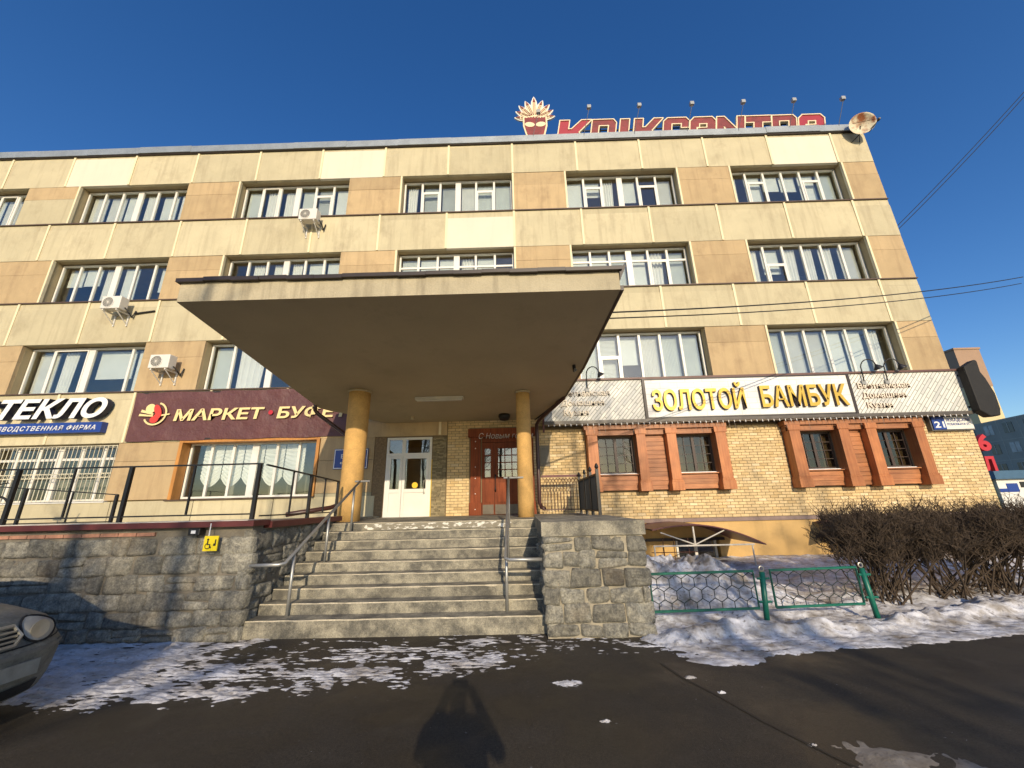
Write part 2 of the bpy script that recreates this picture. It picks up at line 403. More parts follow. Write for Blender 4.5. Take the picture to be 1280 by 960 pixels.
# ------------------------------------------------------------------ ground and terrace
L = 1.32                                   # landing level
struct(MB().add([(-700, -700, 0), (700, -700, 0), (700, 700, 0), (-700, 700, 0)], [(0, 1, 2, 3)]).build('ground', asphalt))
struct(part('terrace', concrete, None, (-27, -3.93, 5.96, FY - .02, .0, 1.36)))
EDGE = [(-9, 4.1), (-4.6, 4.05), (-3.8, 3.95), (-3.05, 3.88), (-2.43, 3.97), (-1.84, 4.16), (-1.14, 4.26), (-.43, 4.5), (.38, 4.82), (1.4, 4.9), (1.7, 4.75)]
def h_left(x, y):
    e = interp(EDGE, x); d = y - e
    fr = sstep(-.22, .42, d + .22 * fbm(x * 3, y * 3, 3) + .16 * fbm(x * 14, y * 26, 6, 4))
    dens = .62 - .62 * sstep(-4.6, -2.6, x) - .26 * sstep(-.6, .35, x)
    dens += .30 * math.exp(-((d - .25) / .3) ** 2) * (1 - sstep(-.5, .3, x))
    dens -= .33 * sstep(.85, 1.35, d) * sstep(-4.4, -3.4, x)
    q = x + .5 * y; n = fbm(q * 2.2, y * 4.6, 1, 6) * .75 + fbm(q * 8, y * 22, 5, 5) * .75
    return -.018 + fr * (.0165 + .020 * (n + dens)) if d < 2.2 else -.02
m = MB(); X0, X1, Y0, Y1 = -8.2, 1.7, 3.6, 5.85; nu, nv = 700, 230
m.grid(nu, nv, lambda u, v: (X0 + u * (X1 - X0), Y0 + v * (Y1 - Y0), max(-.012, min(.06, h_left(X0 + u * (X1 - X0), Y0 + v * (Y1 - Y0))))))
tag(m.build('trodden_snow', snow_m, smooth=True), 'patchy trodden snow and ice at the foot of the stone steps', 'snow', kind='stuff')
EDGE2 = [(1.2, 4.9), (1.4, 4.85), (1.96, 4.61), (2.27, 4.59), (2.5, 4.7), (2.55, 4.79), (3.35, 4.97), (4.49, 5.08), (5.87, 5.35), (8, 5.75), (20, 7.2)]
def h_right(x, y):
    e = interp(EDGE2, x); d = y - e + .07 * fbm(x * 4, y * 4, 9) + .03 * fbm(x * 17, y * 17, 2)
    if d < -.25: return -.02
    h = -.02 + sstep(-.02, .1, d) * .030 + .020 * fbm(x * 5, y * 11, 2, 5) * sstep(0, .25, d)
    k = interp([(1.6, .66), (2.3, .95), (3.2, .72), (4.2, .62), (5.4, .72), (7, .75), (20, 1)], x)     # distance from the edge to the ploughed ridge
    dd = d - k
    ridge = (.10 + .05 * fbm(x * 2.2, 1.5, 4)) * math.exp(-(dd / .15) ** 2) * (1 + .3 * fbm(x * 5, y * 5, 4))
    base = sstep(.15, 1.1, dd) * (.07 + .04 * fbm(x * 1.3, y * 1.3, 6))
    mound = .58 * math.exp(-((x - 2.45) / 1.5) ** 4) * math.exp(-((y - 7.45) / (.95 if y < 7.45 else .8)) ** 2) * (1 + .4 * fbm(x * 1.8, y * 1.8, 7) + .16 * fbm(x * 6, y * 6, 7))
    lump = .03 * fbm(x * 3.6, y * 3.6, 8, 4) * sstep(-.1, .4, dd) * (1 - .85 * sstep(7.8, 9, y))
    far = .05 * sstep(8, 11, y)
    hb = .12 * math.exp(-((y - 6.7) / .5) ** 2) * sstep(4.6, 5.2, x)
    tp = sstep(1.36, 1.95, x + .12 * fbm(x * 5, y * 5, 3)) if y < 5.6 else 1
    return -.02 + (h + .02 + ridge + base + mound + lump + far + hb) * tp
m = MB(); A0, A1, B0, B1 = 1.35, 17., 4.4, FY - .05; nu, nv = 560, 320
m.grid(nu, nv, lambda u, v: (A0 + u ** 1.7 * (A1 - A0), B0 + v ** 1.2 * (B1 - B0), max(-.012, h_right(A0 + u ** 1.7 * (A1 - A0), B0 + v ** 1.2 * (B1 - B0)))))
tag(m.build('snow_bank', snow_b, smooth=True), 'dirty ploughed snow bank round the green fence and along the yellow plinth', 'snow', kind='stuff')
def blob_sheet(name, cx, cy, rx, ry, mat, label, cat, hgt=.03, seed=0, thr=.75):
    m = MB()
    def f(u, v):
        x, y = (u - .5) * 2.4, (v - .5) * 2.4; r = math.hypot(x, y) + .45 * fbm(x * 1.6, y * 1.6, seed) + .28 * fbm(x * 5, y * 5, seed)
        return (cx + x * rx, cy + y * ry, max(-.012, hgt * (1 - r / thr) * 1.2 + .004 * fbm(x * 9, y * 9, seed)) if r < thr + .3 else -.012)
    m.grid(70, 60, f); return tag(m.build(name, mat, smooth=True), label, cat, kind='stuff')
blob_sheet('ice_patch', 2.45, 2.75, .62, .62, ice_m, 'brownish frozen ice patch on the asphalt at lower right', 'ice', .025, 3)
for i, (x, y, r, lab) in enumerate(((.42, 4.33, .15, 'flat snow scrap on the asphalt before the stone pier'), (.62, 3.65, .045, 'small snow speck on the open asphalt'), (1.58, 4.4, .07, 'snow scrap beside the asphalt seam'), (1.72, 4.08, .045, 'small snow scrap on the asphalt seam'), (3.75, 3.45, .13, 'snow scrap at the right edge of the asphalt'), (1.95, 3.3, .03, 'upper snow speck in the asphalt seam'), (2.1, 3.0, .025, 'middle snow speck in the asphalt seam'), (2.25, 2.75, .025, 'lowest snow speck in the asphalt seam'))):
    blob_sheet('snow_clod', x, y, r, r * .55, snow_m, lab, 'snow', .010, i * 3.1 + 5, .75)

seam = [(1.42, 4.75), (1.50, 4.4), (1.66, 4.05), (1.80, 3.6), (1.98, 3.2), (2.15, 2.85), (2.32, 2.5), (2.6, 2.0), (3.0, 1.2)]
m = MB(); sp = [Vector((*p, .005)) + Vector((.02 * fbm(p[1] * 5, 2), 0, 0)) for p in seam]
for k in range(len(sp) - 1): m.add([sp[k] + Vector((-.012, 0, 0)), sp[k] + Vector((.014, 0, 0)), sp[k + 1] + Vector((.014, 0, 0)), sp[k + 1] + Vector((-.012, 0, 0))], [(3, 2, 1, 0)])
struct(m.build('road_seam', mk('seam_tar', (.012, .011, .010), .6, .4, 20)))
# ------------------------------------------------------------------ the office building
B = thing('office_building', (0, FY, 0), 'long four-storey office block clad in cream and ochre panels with ribbon windows', 'building')
XL, XR = -26.0, 13.27
def WX(c): return (c - 3) * 6 - 3.985
WW, REC = 4.05, .32
ROWS = {1: (1.93, 3.61), 2: (5.20, 6.88), 3: (8.40, 10.08), 4: (11.58, 13.26)}
SP = [(3.61, 5.20), (6.88, 8.40), (10.08, 11.58), (13.26, 14.66)]
# floor slabs / wall core, room back wall, roof
for i, (a, b) in enumerate(SP):
    part('floor_slab', reveal_m, B, (XL, XR - .02, FY + .10, FY + 3.2, a + .004, b - .004))
part('room_wall', room_m, B, (XL, XR - .03, FY + 2.4, FY + 2.6, 0, 14.4))
part('room_wall', room_m, B, (-5.2, -5.0, FY + .6, FY + 2.4, 1.3, 14.4))
part('side_wall', panel_m, B, (XR - .25, XR, FY + .13, FY + 13, 0, 14.6))
part('back_wall', panel_m, B, (XL, XR, FY + 13, FY + 13.3, 0, 14.6))
part('roof', capm, B, (XL, XR - .26, FY + .2, FY + 12.95, 14.45, 14.55))
for x in (-17.0, -10.9, 1.04, 7.04, -4.95):
    part('room_partition', room_m, B, (x, x + .15, FY + .5, FY + 2.4, 5.2, 14.3))
JX = [12.0 - 2.383 * k for k in range(0, 16)][::-1] + [XR]
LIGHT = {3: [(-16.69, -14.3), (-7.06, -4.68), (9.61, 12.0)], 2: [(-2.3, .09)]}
for i, (a, b) in enumerate(SP):
    if i == 0: xs = [XL] + [v for v in JX if XL < v < -2.2] + [-2.08]
    else: xs = [XL] + [v for v in JX if v > XL]
    for x0, x1 in zip(xs, xs[1:]):
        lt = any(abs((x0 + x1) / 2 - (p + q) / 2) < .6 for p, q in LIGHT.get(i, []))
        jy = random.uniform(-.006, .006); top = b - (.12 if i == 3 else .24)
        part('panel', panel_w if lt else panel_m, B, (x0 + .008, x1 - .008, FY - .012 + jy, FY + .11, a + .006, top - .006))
        part('panel', panel_m, B, (x0 + .004, x1 - .004, FY + .004, FY + .11, top + .004, b - .01))
        part('joint_strip', strip_m, B, (x0 - .035, x0 + .035, FY - .035, FY + .02, a + .01, b - .02))
# sills under each window band
for r in (2, 3, 4):
    z = ROWS[r][0]
    x = XL
    part('sill', sillm, B, (XL, XR, FY - .05, FY + .30, z - .012, z + .022))
m = MB()
for k in range(20):
    x0 = XL + k * 1.98; x1 = min(x0 + 1.99, XR + .04); dz = random.uniform(-.012, .012); dy = random.uniform(-.01, .01)
    m.box(x0, x1, FY - .10 + dy, FY + .5, 14.67 + dz, 14.95 + dz)
m.build('roof_cap', capm, B)
part('drip_edge', flash_m, B, (XL, XR, FY - .06, FY + .2, 14.63, 14.68))
# piers
def pier(x0, x1, z0, z1, lower=pier_m, upper=pier_m, full=True):
    s = z1 - (z1 - z0) * .33
    part('wall_core', reveal_m, B, (x0, x1, FY + .09, FY + .5, z0 - .02, z1 + .02))
    part('pier_panel', upper, B, (x0 + .004, x1 - .004, FY - .004 + random.uniform(-.004, .004), FY + .10, s + .004, z1 - .006))
    part('pier_panel', lower, B, (x0 + .004, x1 - .004, FY - .006 + random.uniform(-.004, .004), FY + .10, z0 + .026, s - .004))
for r in (2, 3, 4):
    z0, z1 = ROWS[r]
    for c in range(0, 5):
        x0, x1 = WX(c) + WW, WX(c + 1)
        pier(x0, x1, z0, z1, panel_m if (r == 4 and c == 0) else pier_m)
    pier(WX(5) + WW, XR, z0, z1)
    pier(XL, WX(0), z0, z1)
    for c in range(0, 6):
        for side in ((0,) if c < 3 else (0, 1)):
            if r == 2 and c < 5: continue
            x = WX(c) if side == 0 else WX(c) + WW
            sx = (x - .05, x + .012) if side == 0 else (x - .012, x + .05)
            part('jamb_strip', strip_m, B, (sx[0], sx[1], FY - .03, FY + .06, z0 + .03, z1 - .008))
# row 1 left of the entrance
for c in (0, 1):
    pier(WX(c) + WW, WX(c + 1), 1.93, 3.61)
pier(XL, WX(0), 1.93, 3.61)
for x0, x1 in ((XL, -16.4), (-16.4, -11.7), (-11.7, -9.3), (-9.3, -7.0), (-7.0, -4.1)):
    part('base_panel', panel_m, B, (x0 + .01, x1 - .01, FY - .03, FY + .45, 1.30, 1.915))

# ---- windows
PANE_Y = FY + REC
def curtain(kind, x0, x1, z0, z1, parent):
    y = PANE_Y + .16 + random.uniform(0, .05)
    if kind == 'b':
        n = max(6, int((x1 - x0) / .045)); m = MB()
        m.grid(n * 2 + 1, 2, lambda u, v: (x0 + u * (x1 - x0), y + (.022 if int(round(u * n * 2)) % 2 else -.022), z0 + v * (z1 - z0)))
        m.build('curtain', blind_m if random.random() < .5 else curtain_m, parent)
    elif kind == 'c':            # gathered curtain
        n = 28; ph = random.uniform(0, 6); a = x0 + random.uniform(0, .15) * (x1 - x0); b = x1 - random.uniform(.1, .45) * (x1 - x0)
        MB().grid(n, 2, lambda u, v: (a + u * (b - a) * (1 - .12 * (1 - v)), y + .03 * math.sin(u * 26 + ph), z0 + v * (z1 - z0))).build('curtain', curtain_m, parent, smooth=True)
    elif kind == 'r':            # roller blind, part drawn
        zz = z0 + (z1 - z0) * random.choice((.0, .0, .35, .55))
        part('roller_blind', blind_m, parent, (x0, x1, y, y + .008, zz, z1))
    elif kind == 'h':            # horizontal slats
        m = MB(); z = z0 + (z1 - z0) * random.choice((0, .3))
        while z < z1 - .03: m.box(x0, x1, y, y + .025, z, z + .004); m.box(x0, x1, y + .018, y + .024, z + .004, z + .036); z += .045
        m.build('slat_blind', blind_m, parent)
def window(x0, x1, z0, z1, cuts, parent=B, trans={}, full=None, cur='', y=None, sash=(), wide=(.5,)):
    """cuts: mullion positions as fractions; those in `wide` are broad joints; trans {pane: fraction}; full: a transom right across"""
    Y = y if y is not None else PANE_Y
    e = .055; m = MB(); z0 += .03
    m.box(x0, x0 + e, Y - .035, Y + .035, z0, z1); m.box(x1 - e, x1, Y - .035, Y + .035, z0, z1)
    m.box(x0 + e, x1 - e, Y - .035, Y + .035, z0, z0 + e); m.box(x0 + e, x1 - e, Y - .035, Y + .035, z1 - e, z1)
    edges = [(x0 + e, None)]
    for c in cuts:
        hw = .10 if c in wide else .036; cx = x0 + c * (x1 - x0)
        m.box(cx - hw, cx + hw, Y - .032, Y + .032, z0 + e, z1 - e); edges.append((cx - hw, cx + hw))
    edges.append((x1 - e, None)); cells = []
    for i in range(len(edges) - 1):
        a = edges[i][1] if edges[i][1] is not None else edges[i][0]; b = edges[i + 1][0]
        t = trans.get(i, full)
        if t:
            zt = z0 + e + t * (z1 - z0 - 2 * e); m.box(a, b, Y - .03, Y + .03, zt - .035, zt + .035)
            cells += [(i, a, b, z0 + e, zt - .035), (i, a, b, zt + .035, z1 - e)]
        else: cells.append((i, a, b, z0 + e, z1 - e))
        if i in sash:
            lo = cells[-2] if t else cells[-1]; _, p, q, r0, r1 = lo; s = .045
            m.box(p, p + s, Y - .05, Y - .031, r0, r1); m.box(q - s, q, Y - .05, Y - .031, r0, r1)
            m.box(p + s, q - s, Y - .05, Y - .031, r0, r0 + s); m.box(p + s, q - s, Y - .05, Y - .031, r1 - s, r1)
    w = m.build('window', upvc, parent)
    for i, a, b, c, d in cells:
        cx, cz = (a + b) / 2, (c + d) / 2
        o = MB().box(a - .004, b + .004, Y - .008, Y + .008, c - .004, d + .004).build('pane', glass, w, at=(cx, Y, cz))
        o.rotation_euler = (R(random.uniform(-.35, .35)), 0, R(random.uniform(-.35, .35)))
    for i, (a, b, c, d) in {i: (a, b, z0 + e, z1 - e) for i, a, b, _, _ in cells}.items():
        k = cur[i] if i < len(cur) else 'n'
        if k != 'n': curtain(k, a + .01, b - .01, c + .02, d - .02, w)
    return w
C6 = (1 / 6, 2 / 6, .5, 4 / 6, 5 / 6)
def W(c, r, **kw):
    z0, z1 = ROWS[r]; window(WX(c) + .02, WX(c) + WW - .02, z0, z1 - .03, **kw)
W(0, 4, cuts=C6, cur='rcnrbr', sash=(4,))
W(1, 4, cuts=C6, cur='bbrcrc'); W(2, 4, cuts=C6, cur='bccbhr', trans={4: .72}, sash=(1, 4))
W(3, 4, cuts=C6, cur='chhbbb', trans={1: .72, 4: .72}, sash=(1, 4)); W(4, 4, cuts=C6, cur='rrcrnb', trans={1: .72, 4: .72}, sash=(1, 4))
W(5, 4, cuts=C6, cur='crrrrb', trans={1: .72, 4: .72}, sash=(1, 4), wide=())
W(0, 3, cuts=C6, cur='bbbnrr'); W(1, 3, cuts=C6, cur='rrcrnr'); W(2, 3, cuts=C6, cur='ncccrr')
W(3, 3, cuts=C6, full=.70, cur='brrcrn'); W(4, 3, cuts=C6, full=.72, cur='rrbrcb', sash=(4,))
W(5, 3, cuts=C6, cur='crcccb', trans={1: .52}, wide=(), sash=(1,))
C4 = (.19, .5, .84)
W(1, 2, cuts=C4, cur='bcrr', sash=(1,)); W(2, 2, cuts=C4, cur='bcrr'); W(3, 2, cuts=C6, cur='rrrbbb')
W(4, 2, cuts=C6, cur='bhrbbb', trans={1: .5}, wide=(), sash=(1,)); W(5, 2, cuts=C6, cur='bbbrrc', wide=())
W(1, 1, cuts=(.17, .34, .5, .67, .84), full=.78, cur='nnnnnn'); W(2, 1, cuts=C6, cur='nnnnnn')
W(0, 1, cuts=C6)
# scalloped cafe blinds in the orange-framed window
x0, x1 = WX(2) + .35, WX(2) + WW - .55; wins = [o for o in B.children if o.name.startswith('window')]
cafe = wins[-2]
for k in range(5):
    a = x0 + k * (x1 - x0) / 5; b = a + (x1 - x0) / 5 - .03
    def fn(u, v, a=a, b=b):
        low = 2.55 - .26 * (1 - (2 * u - 1) ** 2)
        z = 3.52 + (low - 3.52) * v; return (a + u * (b - a), PANE_Y + .14 + .012 * math.sin(v * 60) + .01 * math.sin(u * 9), z)
    MB().grid(14, 40, fn).build('curtain', curtain_m, cafe, smooth=True)
# orange reveal frame
m = MB(); xa, xb = WX(2), WX(2) + WW
m.box(xa - .09, xa + .01, FY - .04, PANE_Y - .05, 1.94, 3.64); m.box(xb - .02, xb + .07, FY - .04, PANE_Y - .05, 1.94, 3.64); m.box(xa + .01, xb - .02, FY - .04, PANE_Y - .05, 3.57, 3.64)
m.build('orange_frame', orange_wood, B)
part('sill', sillm, B, (xa - .15, xb + .1, FY - .09, FY + .28, 1.905, 1.935)); part('sill', upvc, B, (WX(1) - .05, WX(1) + WW + .05, FY - .06, FY + .28, 1.905, 1.935))
# security grille on the left ground-floor window
m = MB(); xa, xb = WX(1), WX(1) + WW
for k in range(31):
    x = xa + .05 + k * (xb - xa - .1) / 30; m.tube([(x, FY + .02, 1.98), (x, FY + .02, 3.55)], .009, 5)
for z in (1.98, 2.62, 2.74, 3.55): m.tube([(xa + .03, FY + .02, z), (xb - .03, FY + .02, z)], .011, 5)
for k in range(30):
    x = xa + .1 + k * (xb - xa - .1) / 30
    m.tube([(x + .05 * math.cos(t * math.pi / 4), FY + .012, 2.68 + .05 * math.sin(t * math.pi / 4)) for t in range(9)], .006, 4)
m.build('window_grille', mk('grille_cream', (.72, .66, .48), .6), B)

# ---- entrance wall (X -5.9 .. 0.5) and restaurant wall
DOORW = (-3.85, -2.52, L, 3.56); DOORB = (-1.05, .14, L, 3.55)
RW = [(2.34, 3.38, 2.33, 3.42), (4.60, 5.66, 2.30, 3.42), (8.10, 9.16, 2.33, 3.42), (10.24, 11.28, 2.33, 3.42)]
BW = (4.3, 5.35, .0, .95)
allh = [DOORW, DOORB] + RW
m = MB()
for a, b, c, d in holes_boxes(-3.98, XR - .26, 1.0, 3.74, allh): m.box(a, b, FY, FY + .42, c, d)
m.build('wall_core', brick_mortar, B)
part('panel', panel_m, B, (-2.07, .75, FY - .012, FY + .0, 4.37, 5.18))
part('plinth', plinth_m, B, (1.6, 4.2, FY - .06, FY + .4, -.05, 1.02), (4.2, 5.4, FY - .06, FY + .4, .62, 1.02), (5.4, 8.6, FY - .06, FY + .4, -.05, 1.02), (8.6, 9.8, FY - .06, FY + .4, .62, 1.02), (9.8, XR, FY - .06, FY + .4, -.05, 1.02))
part('ledge', ledge_m, B, (1.6, XR + .02, FY - .10, FY + .0, 1.024, 1.12))
# yellow bricks: too small to pick apart one by one
m = MB(); m.col = (1, 1, 1)
def bricks(xa, xb, za, zb, holes):
    bl, bh, j = .215, .068, .012; row = 0; z = za
    while z + bh <= zb + .01:
        x = xa - (bl + j) * (.5 if row % 2 else 0)
        ints = [(xa, xb)]
        for h in holes:
            if h[2] < z + bh and h[3] > z:
                ints = [q for p in ints for q in ((p[0], min(p[1], h[0])), (max(p[0], h[1]), p[1])) if q[1] - q[0] > .01]
        while x < xb:
            for p, q in ints:
                a, b = max(x, p), min(x + bl, q)
                if b - a > .02:
                    t = random.random(); v = random.uniform(.86, 1.1)
                    base = (.66, .49, .255) if t < .8 else ((.59, .42, .20) if t < .93 else (.72, .57, .34))
                    m.col = tuple(c * v for c in base)
                    m.box(a, b, FY - .014 - random.uniform(0, .004), FY + .0, z, z + bh, back=False)
            x += bl + j
        z += bh + j; row += 1
sur = [(1.98, 6.02, 1.86, 3.74), (7.74, 11.62, 1.86, 3.74)]
bricks(.46, XR - .0, 1.13, 3.74, sur); bricks(-2.06, .9, L, 4.35, [(-1.42, .46, L, 3.76), (.44, 1., L, 3.75)])
bw = m.build('brick_cladding', brick_m, B); tag(bw, kind='stuff')
part('wall_core', brick_mortar, B, (-2.07, 1.0, FY + .002, FY + .42, 3.742, 5.19))
# slate strips beside the white door
m = MB(); m.col = (1, 1, 1); z = L
while z < 3.5:
    h = random.uniform(.025, .05); x = -2.49
    while x < -2.09:
        wd = random.uniform(.07, .2); v = random.uniform(.6, 1.2); m.col = (.30 * v, .245 * v, .14 * v)
        m.box(x, min(x + wd - .006, -2.09), FY - random.uniform(.02, .05), FY, z, z + h - .005, back=False); x += wd
    z += h
tag(m.build('slate_cladding', mat_attr('slate_attr'), B), kind='stuff')
part('entrance_beam', pier_m, B, (-5.9, -2.08, FY - .03, FY + .1, 3.60, 4.1))
# left entrance pier: beige panels, greenish base
part('wall_core', reveal_m, B, (-5.93, -3.99, FY + .05, FY + .42, 1.3, 3.61))
grn = mk('panel_greyed', (.36, .33, .22), .85, .1, 2, .05, .2, 50)
part('pier_panel', pier_m, B, (-5.84, -4.22, FY - .02, FY + .04, 2.95, 3.60)); part('pier_panel', pier_m, B, (-5.84, -4.22, FY - .022, FY + .04, 2.02, 2.94))
part('pier_panel', grn, B, (-5.84, -4.22, FY - .02, FY + .04, L + .05, 2.01)); part('door_jamb', mk('worn_jamb', (.22, .15, .08), .9, .4, 20), B, (-4.21, -3.87, FY - .01, FY + .045, L, 3.60))

# ---- white plastic door (glazed, two leaves and a transom)
dy = FY + .02
m = MB(); x0, x1, z0, z1 = DOORW
for bx in ((x0, x0 + .07, z0, z1), (x1 - .07, x1, z0, z1), (x0 + .07, x1 - .07, z1 - .07, z1), (x0 + .07, x1 - .07, 3.02, 3.10)): m.box(bx[0], bx[1], dy - .03, dy + .04, bx[2], bx[3])
m.box(-3.40, -3.30, dy - .032, dy + .04, 3.10, z1 - .07)
wd = m.build('entrance_door', upvc, B)
for a, b in ((x0 + .07, -3.36), (-3.35, x1 - .07)):
    m = MB()
    s = .075
    for bx in ((a, a + s, z0, 3.015), (b - s, b, z0, 3.015), (a + s, b - s, z0, z0 + .12), (a + s, b - s, 3.015 - s, 3.015), (a + s, b - s, 1.98, 2.08)): m.box(bx[0], bx[1], dy - .045, dy + .03, bx[2], bx[3])
    lf = m.build('door_leaf', upvc, wd)
    part('door_panel', upvc, wd, (a + s, b - s, dy - .02, dy + .02, z0 + .12, 1.98)); part('pane', glass, wd, (a + s, b - s, dy - .008, dy + .008, 2.08, 3.015 - s))
part('pane', glass, wd, (x0 + .07, -3.40, dy - .008, dy + .008, 3.10, z1 - .07)); part('pane', glass, wd, (-3.30, x1 - .07, dy - .008, dy + .008, 3.10, z1 - .07))
MB().lathe([(0, 0), (.085, 0), (.085, .006), (0, .006)], (-2.98, dy - .012, 2.18), (0, -1, 0), 24).build('warning_disc', mk('sticker_yellow', (.80, .48, .01), .5), wd)
MB().tube([(-2.70, dy - .05, 2.32), (-2.70, dy - .11, 2.30), (-2.70, dy - .11, 1.97), (-2.70, dy - .05, 1.95)], .016, 8).build('door_handle', chrome, wd)
part('yellow_edge', mk('tape_yellow', (.72, .46, .05), .6, .2, 8), wd, (x1 + .002, x1 + .026, dy - .06, dy + .02, z0, 2.9))
# ---- carved wooden restaurant door
m = MB(); x0, x1, z0, z1 = DOORB
m.box(-1.40, -1.05, FY - .16, FY - .005, L, L + .34); m.box(-1.37, -1.08, FY - .12, FY - .005, L + .34, 3.50); m.box(.14, .48, FY - .16, FY - .005, L, L + .34); m.box(.17, .45, FY - .12, FY - .005, L + .34, 3.50)
m.box(-1.44, .52, FY - .18, FY - .005, 3.50, 3.74)
for x in (-1.33, -1.245, -1.16, .21, .295, .38): m.box(x - .018, x + .018, FY - .138, FY - .119, 2.1, 3.4)
rd = m.build('wooden_door', door_wood, B)
for z in (L + .16, L + .58, L + 1.0, L + 1.32, L + 1.85, L + 2.05): MB().lathe([(0, 0), (.016, 0), (.01, .012), (0, .014)], (-1.225, FY - .165 if z < L + .34 else FY - .14, z), (0, -1, 0), 8).build('stud', white_l, rd)
for a, b, g0, g1, nc in ((x0, -.70, -.97, -.80, 1), (-.695, x1, -.58, .02, 3)):
    m = MB()
    for bx in holes_boxes(a, b, z0 + .01, z1 - .2, [(g0, g1, 2.36, 3.18)]): m.box(bx[0], bx[1], FY + .02, FY + .07, bx[2], bx[3])
    lf = m.build('door_leaf', door_wood, rd)
    part('door_panel', door_wood, rd, (a + .10, (a + b) / 2 - .02, FY + .004, FY + .019, z0 + .35, 2.2), ((a + b) / 2 + .02, b - .10, FY + .004, FY + .019, z0 + .35, 2.2)); part('kick_plate', mk('kick_plate', (.12, .10, .075), .5, .2, 8, metal=.4), rd, (a + .02, b - .02, FY + .008, FY + .018, z0 + .02, z0 + .28))
    for k in range(1, nc): x = g0 + (g1 - g0) * k / nc; part('glazing_bar', door_wood, rd, (x - .014, x + .014, FY + .024, FY + .06, 2.36, 3.18))
    for k in range(1, 4): z = 2.36 + .82 * k / 4; part('glazing_bar', door_wood, rd, (g0, g1, FY + .027, FY + .057, z - .013, z + .013))
    for i in range(nc):
        for k in range(4): part('pane', glass, rd, (g0 + (g1 - g0) * i / nc, g0 + (g1 - g0) * (i + 1) / nc, FY + .038, FY + .046, 2.36 + .205 * k, 2.36 + .205 * (k + 1)))
part('door_header', door_wood, rd, (x0, x1, FY + .015, FY + .07, z1 - .19, z1))
MB().tube([(-.66, FY - .01, 2.42), (-.66, FY - .07, 2.38), (-.66, FY - .07, 2.0), (-.66, FY - .01, 1.96)], .018, 8).build('door_handle', dark, rd)
lettering('С Новым годом', -1.12, .46, 3.44, 3.60, FY - .19, .012, [plate_w, plate_w], rd, -.02, .25, name='garland_letter')
# plaque right of the column
part('plaque', mk('plaque_bronze', (.16, .13, .08), .5, .2, 10), B, (.60, .93, FY - .035, FY - .005, 2.62, 3.22)); part('plaque', mk('plaque_plate', (.09, .08, .06), .4, .2, 10), B, (.66, .87, FY - .042, FY - .034, 2.68, 3.16))

# ---- restaurant windows in wooden surrounds
PIL = [[(1.98, 2.31), (3.38, 3.68), (4.25, 4.56), (5.64, 5.98)], [(7.74, 8.08), (9.14, 9.46), (9.92, 10.24), (11.27, 11.58)]]
for g in range(2):
    P = PIL[g]; xa, xb = P[0][0], P[3][1]
    m = MB(); m.box(xa - .05, xb + .05, FY - .30, FY - .004, 3.60, 3.73); m.box(xa, xb, FY - .22, FY - .004, 3.44, 3.60)
    s = m.build('window_surround', wood_h, B)
    for a, b in P:
        mm = MB(); mm.box(a + .02, b - .02, FY - .33, FY - .004, 2.15, 3.44); mm.box(a - .015, b + .015, FY - .36, FY - .004, 1.86, 2.10); mm.box(a, b, FY - .345, FY - .004, 2.10, 2.15); mm.box(a - .01, b + .01, FY - .35, FY - .301, 3.44, 3.595)
        mm.build('pilaster', wood_v, s, bevel=.006)
    for (a, b) in ((P[0][1], P[1][0]), (P[2][1], P[3][0])):
        for k in range(3): part('plank', wood_h, s, (a - .01, b + .01, FY - .12 - .004 * k, FY - .004, 1.90 + k * .135, 1.90 + k * .135 + .13))
        part('window_sill', wood_h, s, (a - .015, b + .015, FY - .20, FY - .004, 2.306, 2.335)); part('sill_lip', white_l, s, (a - .01, b + .01, FY - .09, FY + .0, 2.336, 2.36))
    z = 1.90; k = 0
    while z < 3.42:
        part('plank', wood_h, s, (P[1][1] - .01, P[2][0] + .01, FY - .10 - .006 * (k % 2), FY - .004, z, z + .115)); z += .122; k += 1
    for hx in RW[2 * g:2 * g + 2]:
        a, b, c, d = hx; c += .03; m = MB(); Y = FY + .06; e = .05; mid = (a + b) / 2
        m.box(a, a + e, Y - .03, Y + .03, c, d); m.box(b - e, b, Y - .03, Y + .03, c, d); m.box(a + e, b - e, Y - .03, Y + .03, c, c + e); m.box(a + e, b - e, Y - .03, Y + .03, d - e, d); m.box(mid - .04, mid + .04, Y - .035, Y + .03, c + e, d - e)
        for leaf in ((a + e, mid - .04), (mid + .04, b - e)):
            m.box((leaf[0] + leaf[1]) / 2 - .009, (leaf[0] + leaf[1]) / 2 + .009, Y - .02, Y + .02, c + e, d - e)
            for q in range(1, 4): zz = c + e + (d - c - 2 * e) * q / 4; m.box(leaf[0], leaf[1], Y - .017, Y + .017, zz - .008, zz + .008)
        fr = m.build('casement', mk('casement_brown', (.05, .03, .022), .5, .2), s)
        for leaf in ((a + e, mid - .04), (mid + .04, b - e)):
            for p in range(2):
                for q in range(4):
                    u0 = leaf[0] + (leaf[1] - leaf[0]) * p / 2; u1 = leaf[0] + (leaf[1] - leaf[0]) * (p + 1) / 2; v0 = c + e + (d - c - 2 * e) * q / 4; v1 = c + e + (d - c - 2 * e) * (q + 1) / 4
                    o = MB().box(u0, u1, Y - .004, Y + .004, v0, v1).build('pane', glass_d, s, at=((u0 + u1) / 2, Y, (v0 + v1) / 2)); o.rotation_euler = (R(random.uniform(-.25, .25)), 0, R(random.uniform(-.25, .25)))
        part('curtain', mk('warm_curtain', (.30, .20, .10), .8), s, (a + .05, a + .28, Y + .10, Y + .13, c, d), (b - .28, b - .05, Y + .10, Y + .13, c, d))
# basement window
for a in (4.25, 8.65):
    window(a, a + 1.1, .0, .62, (.48,), B, y=FY + .06, wide=())

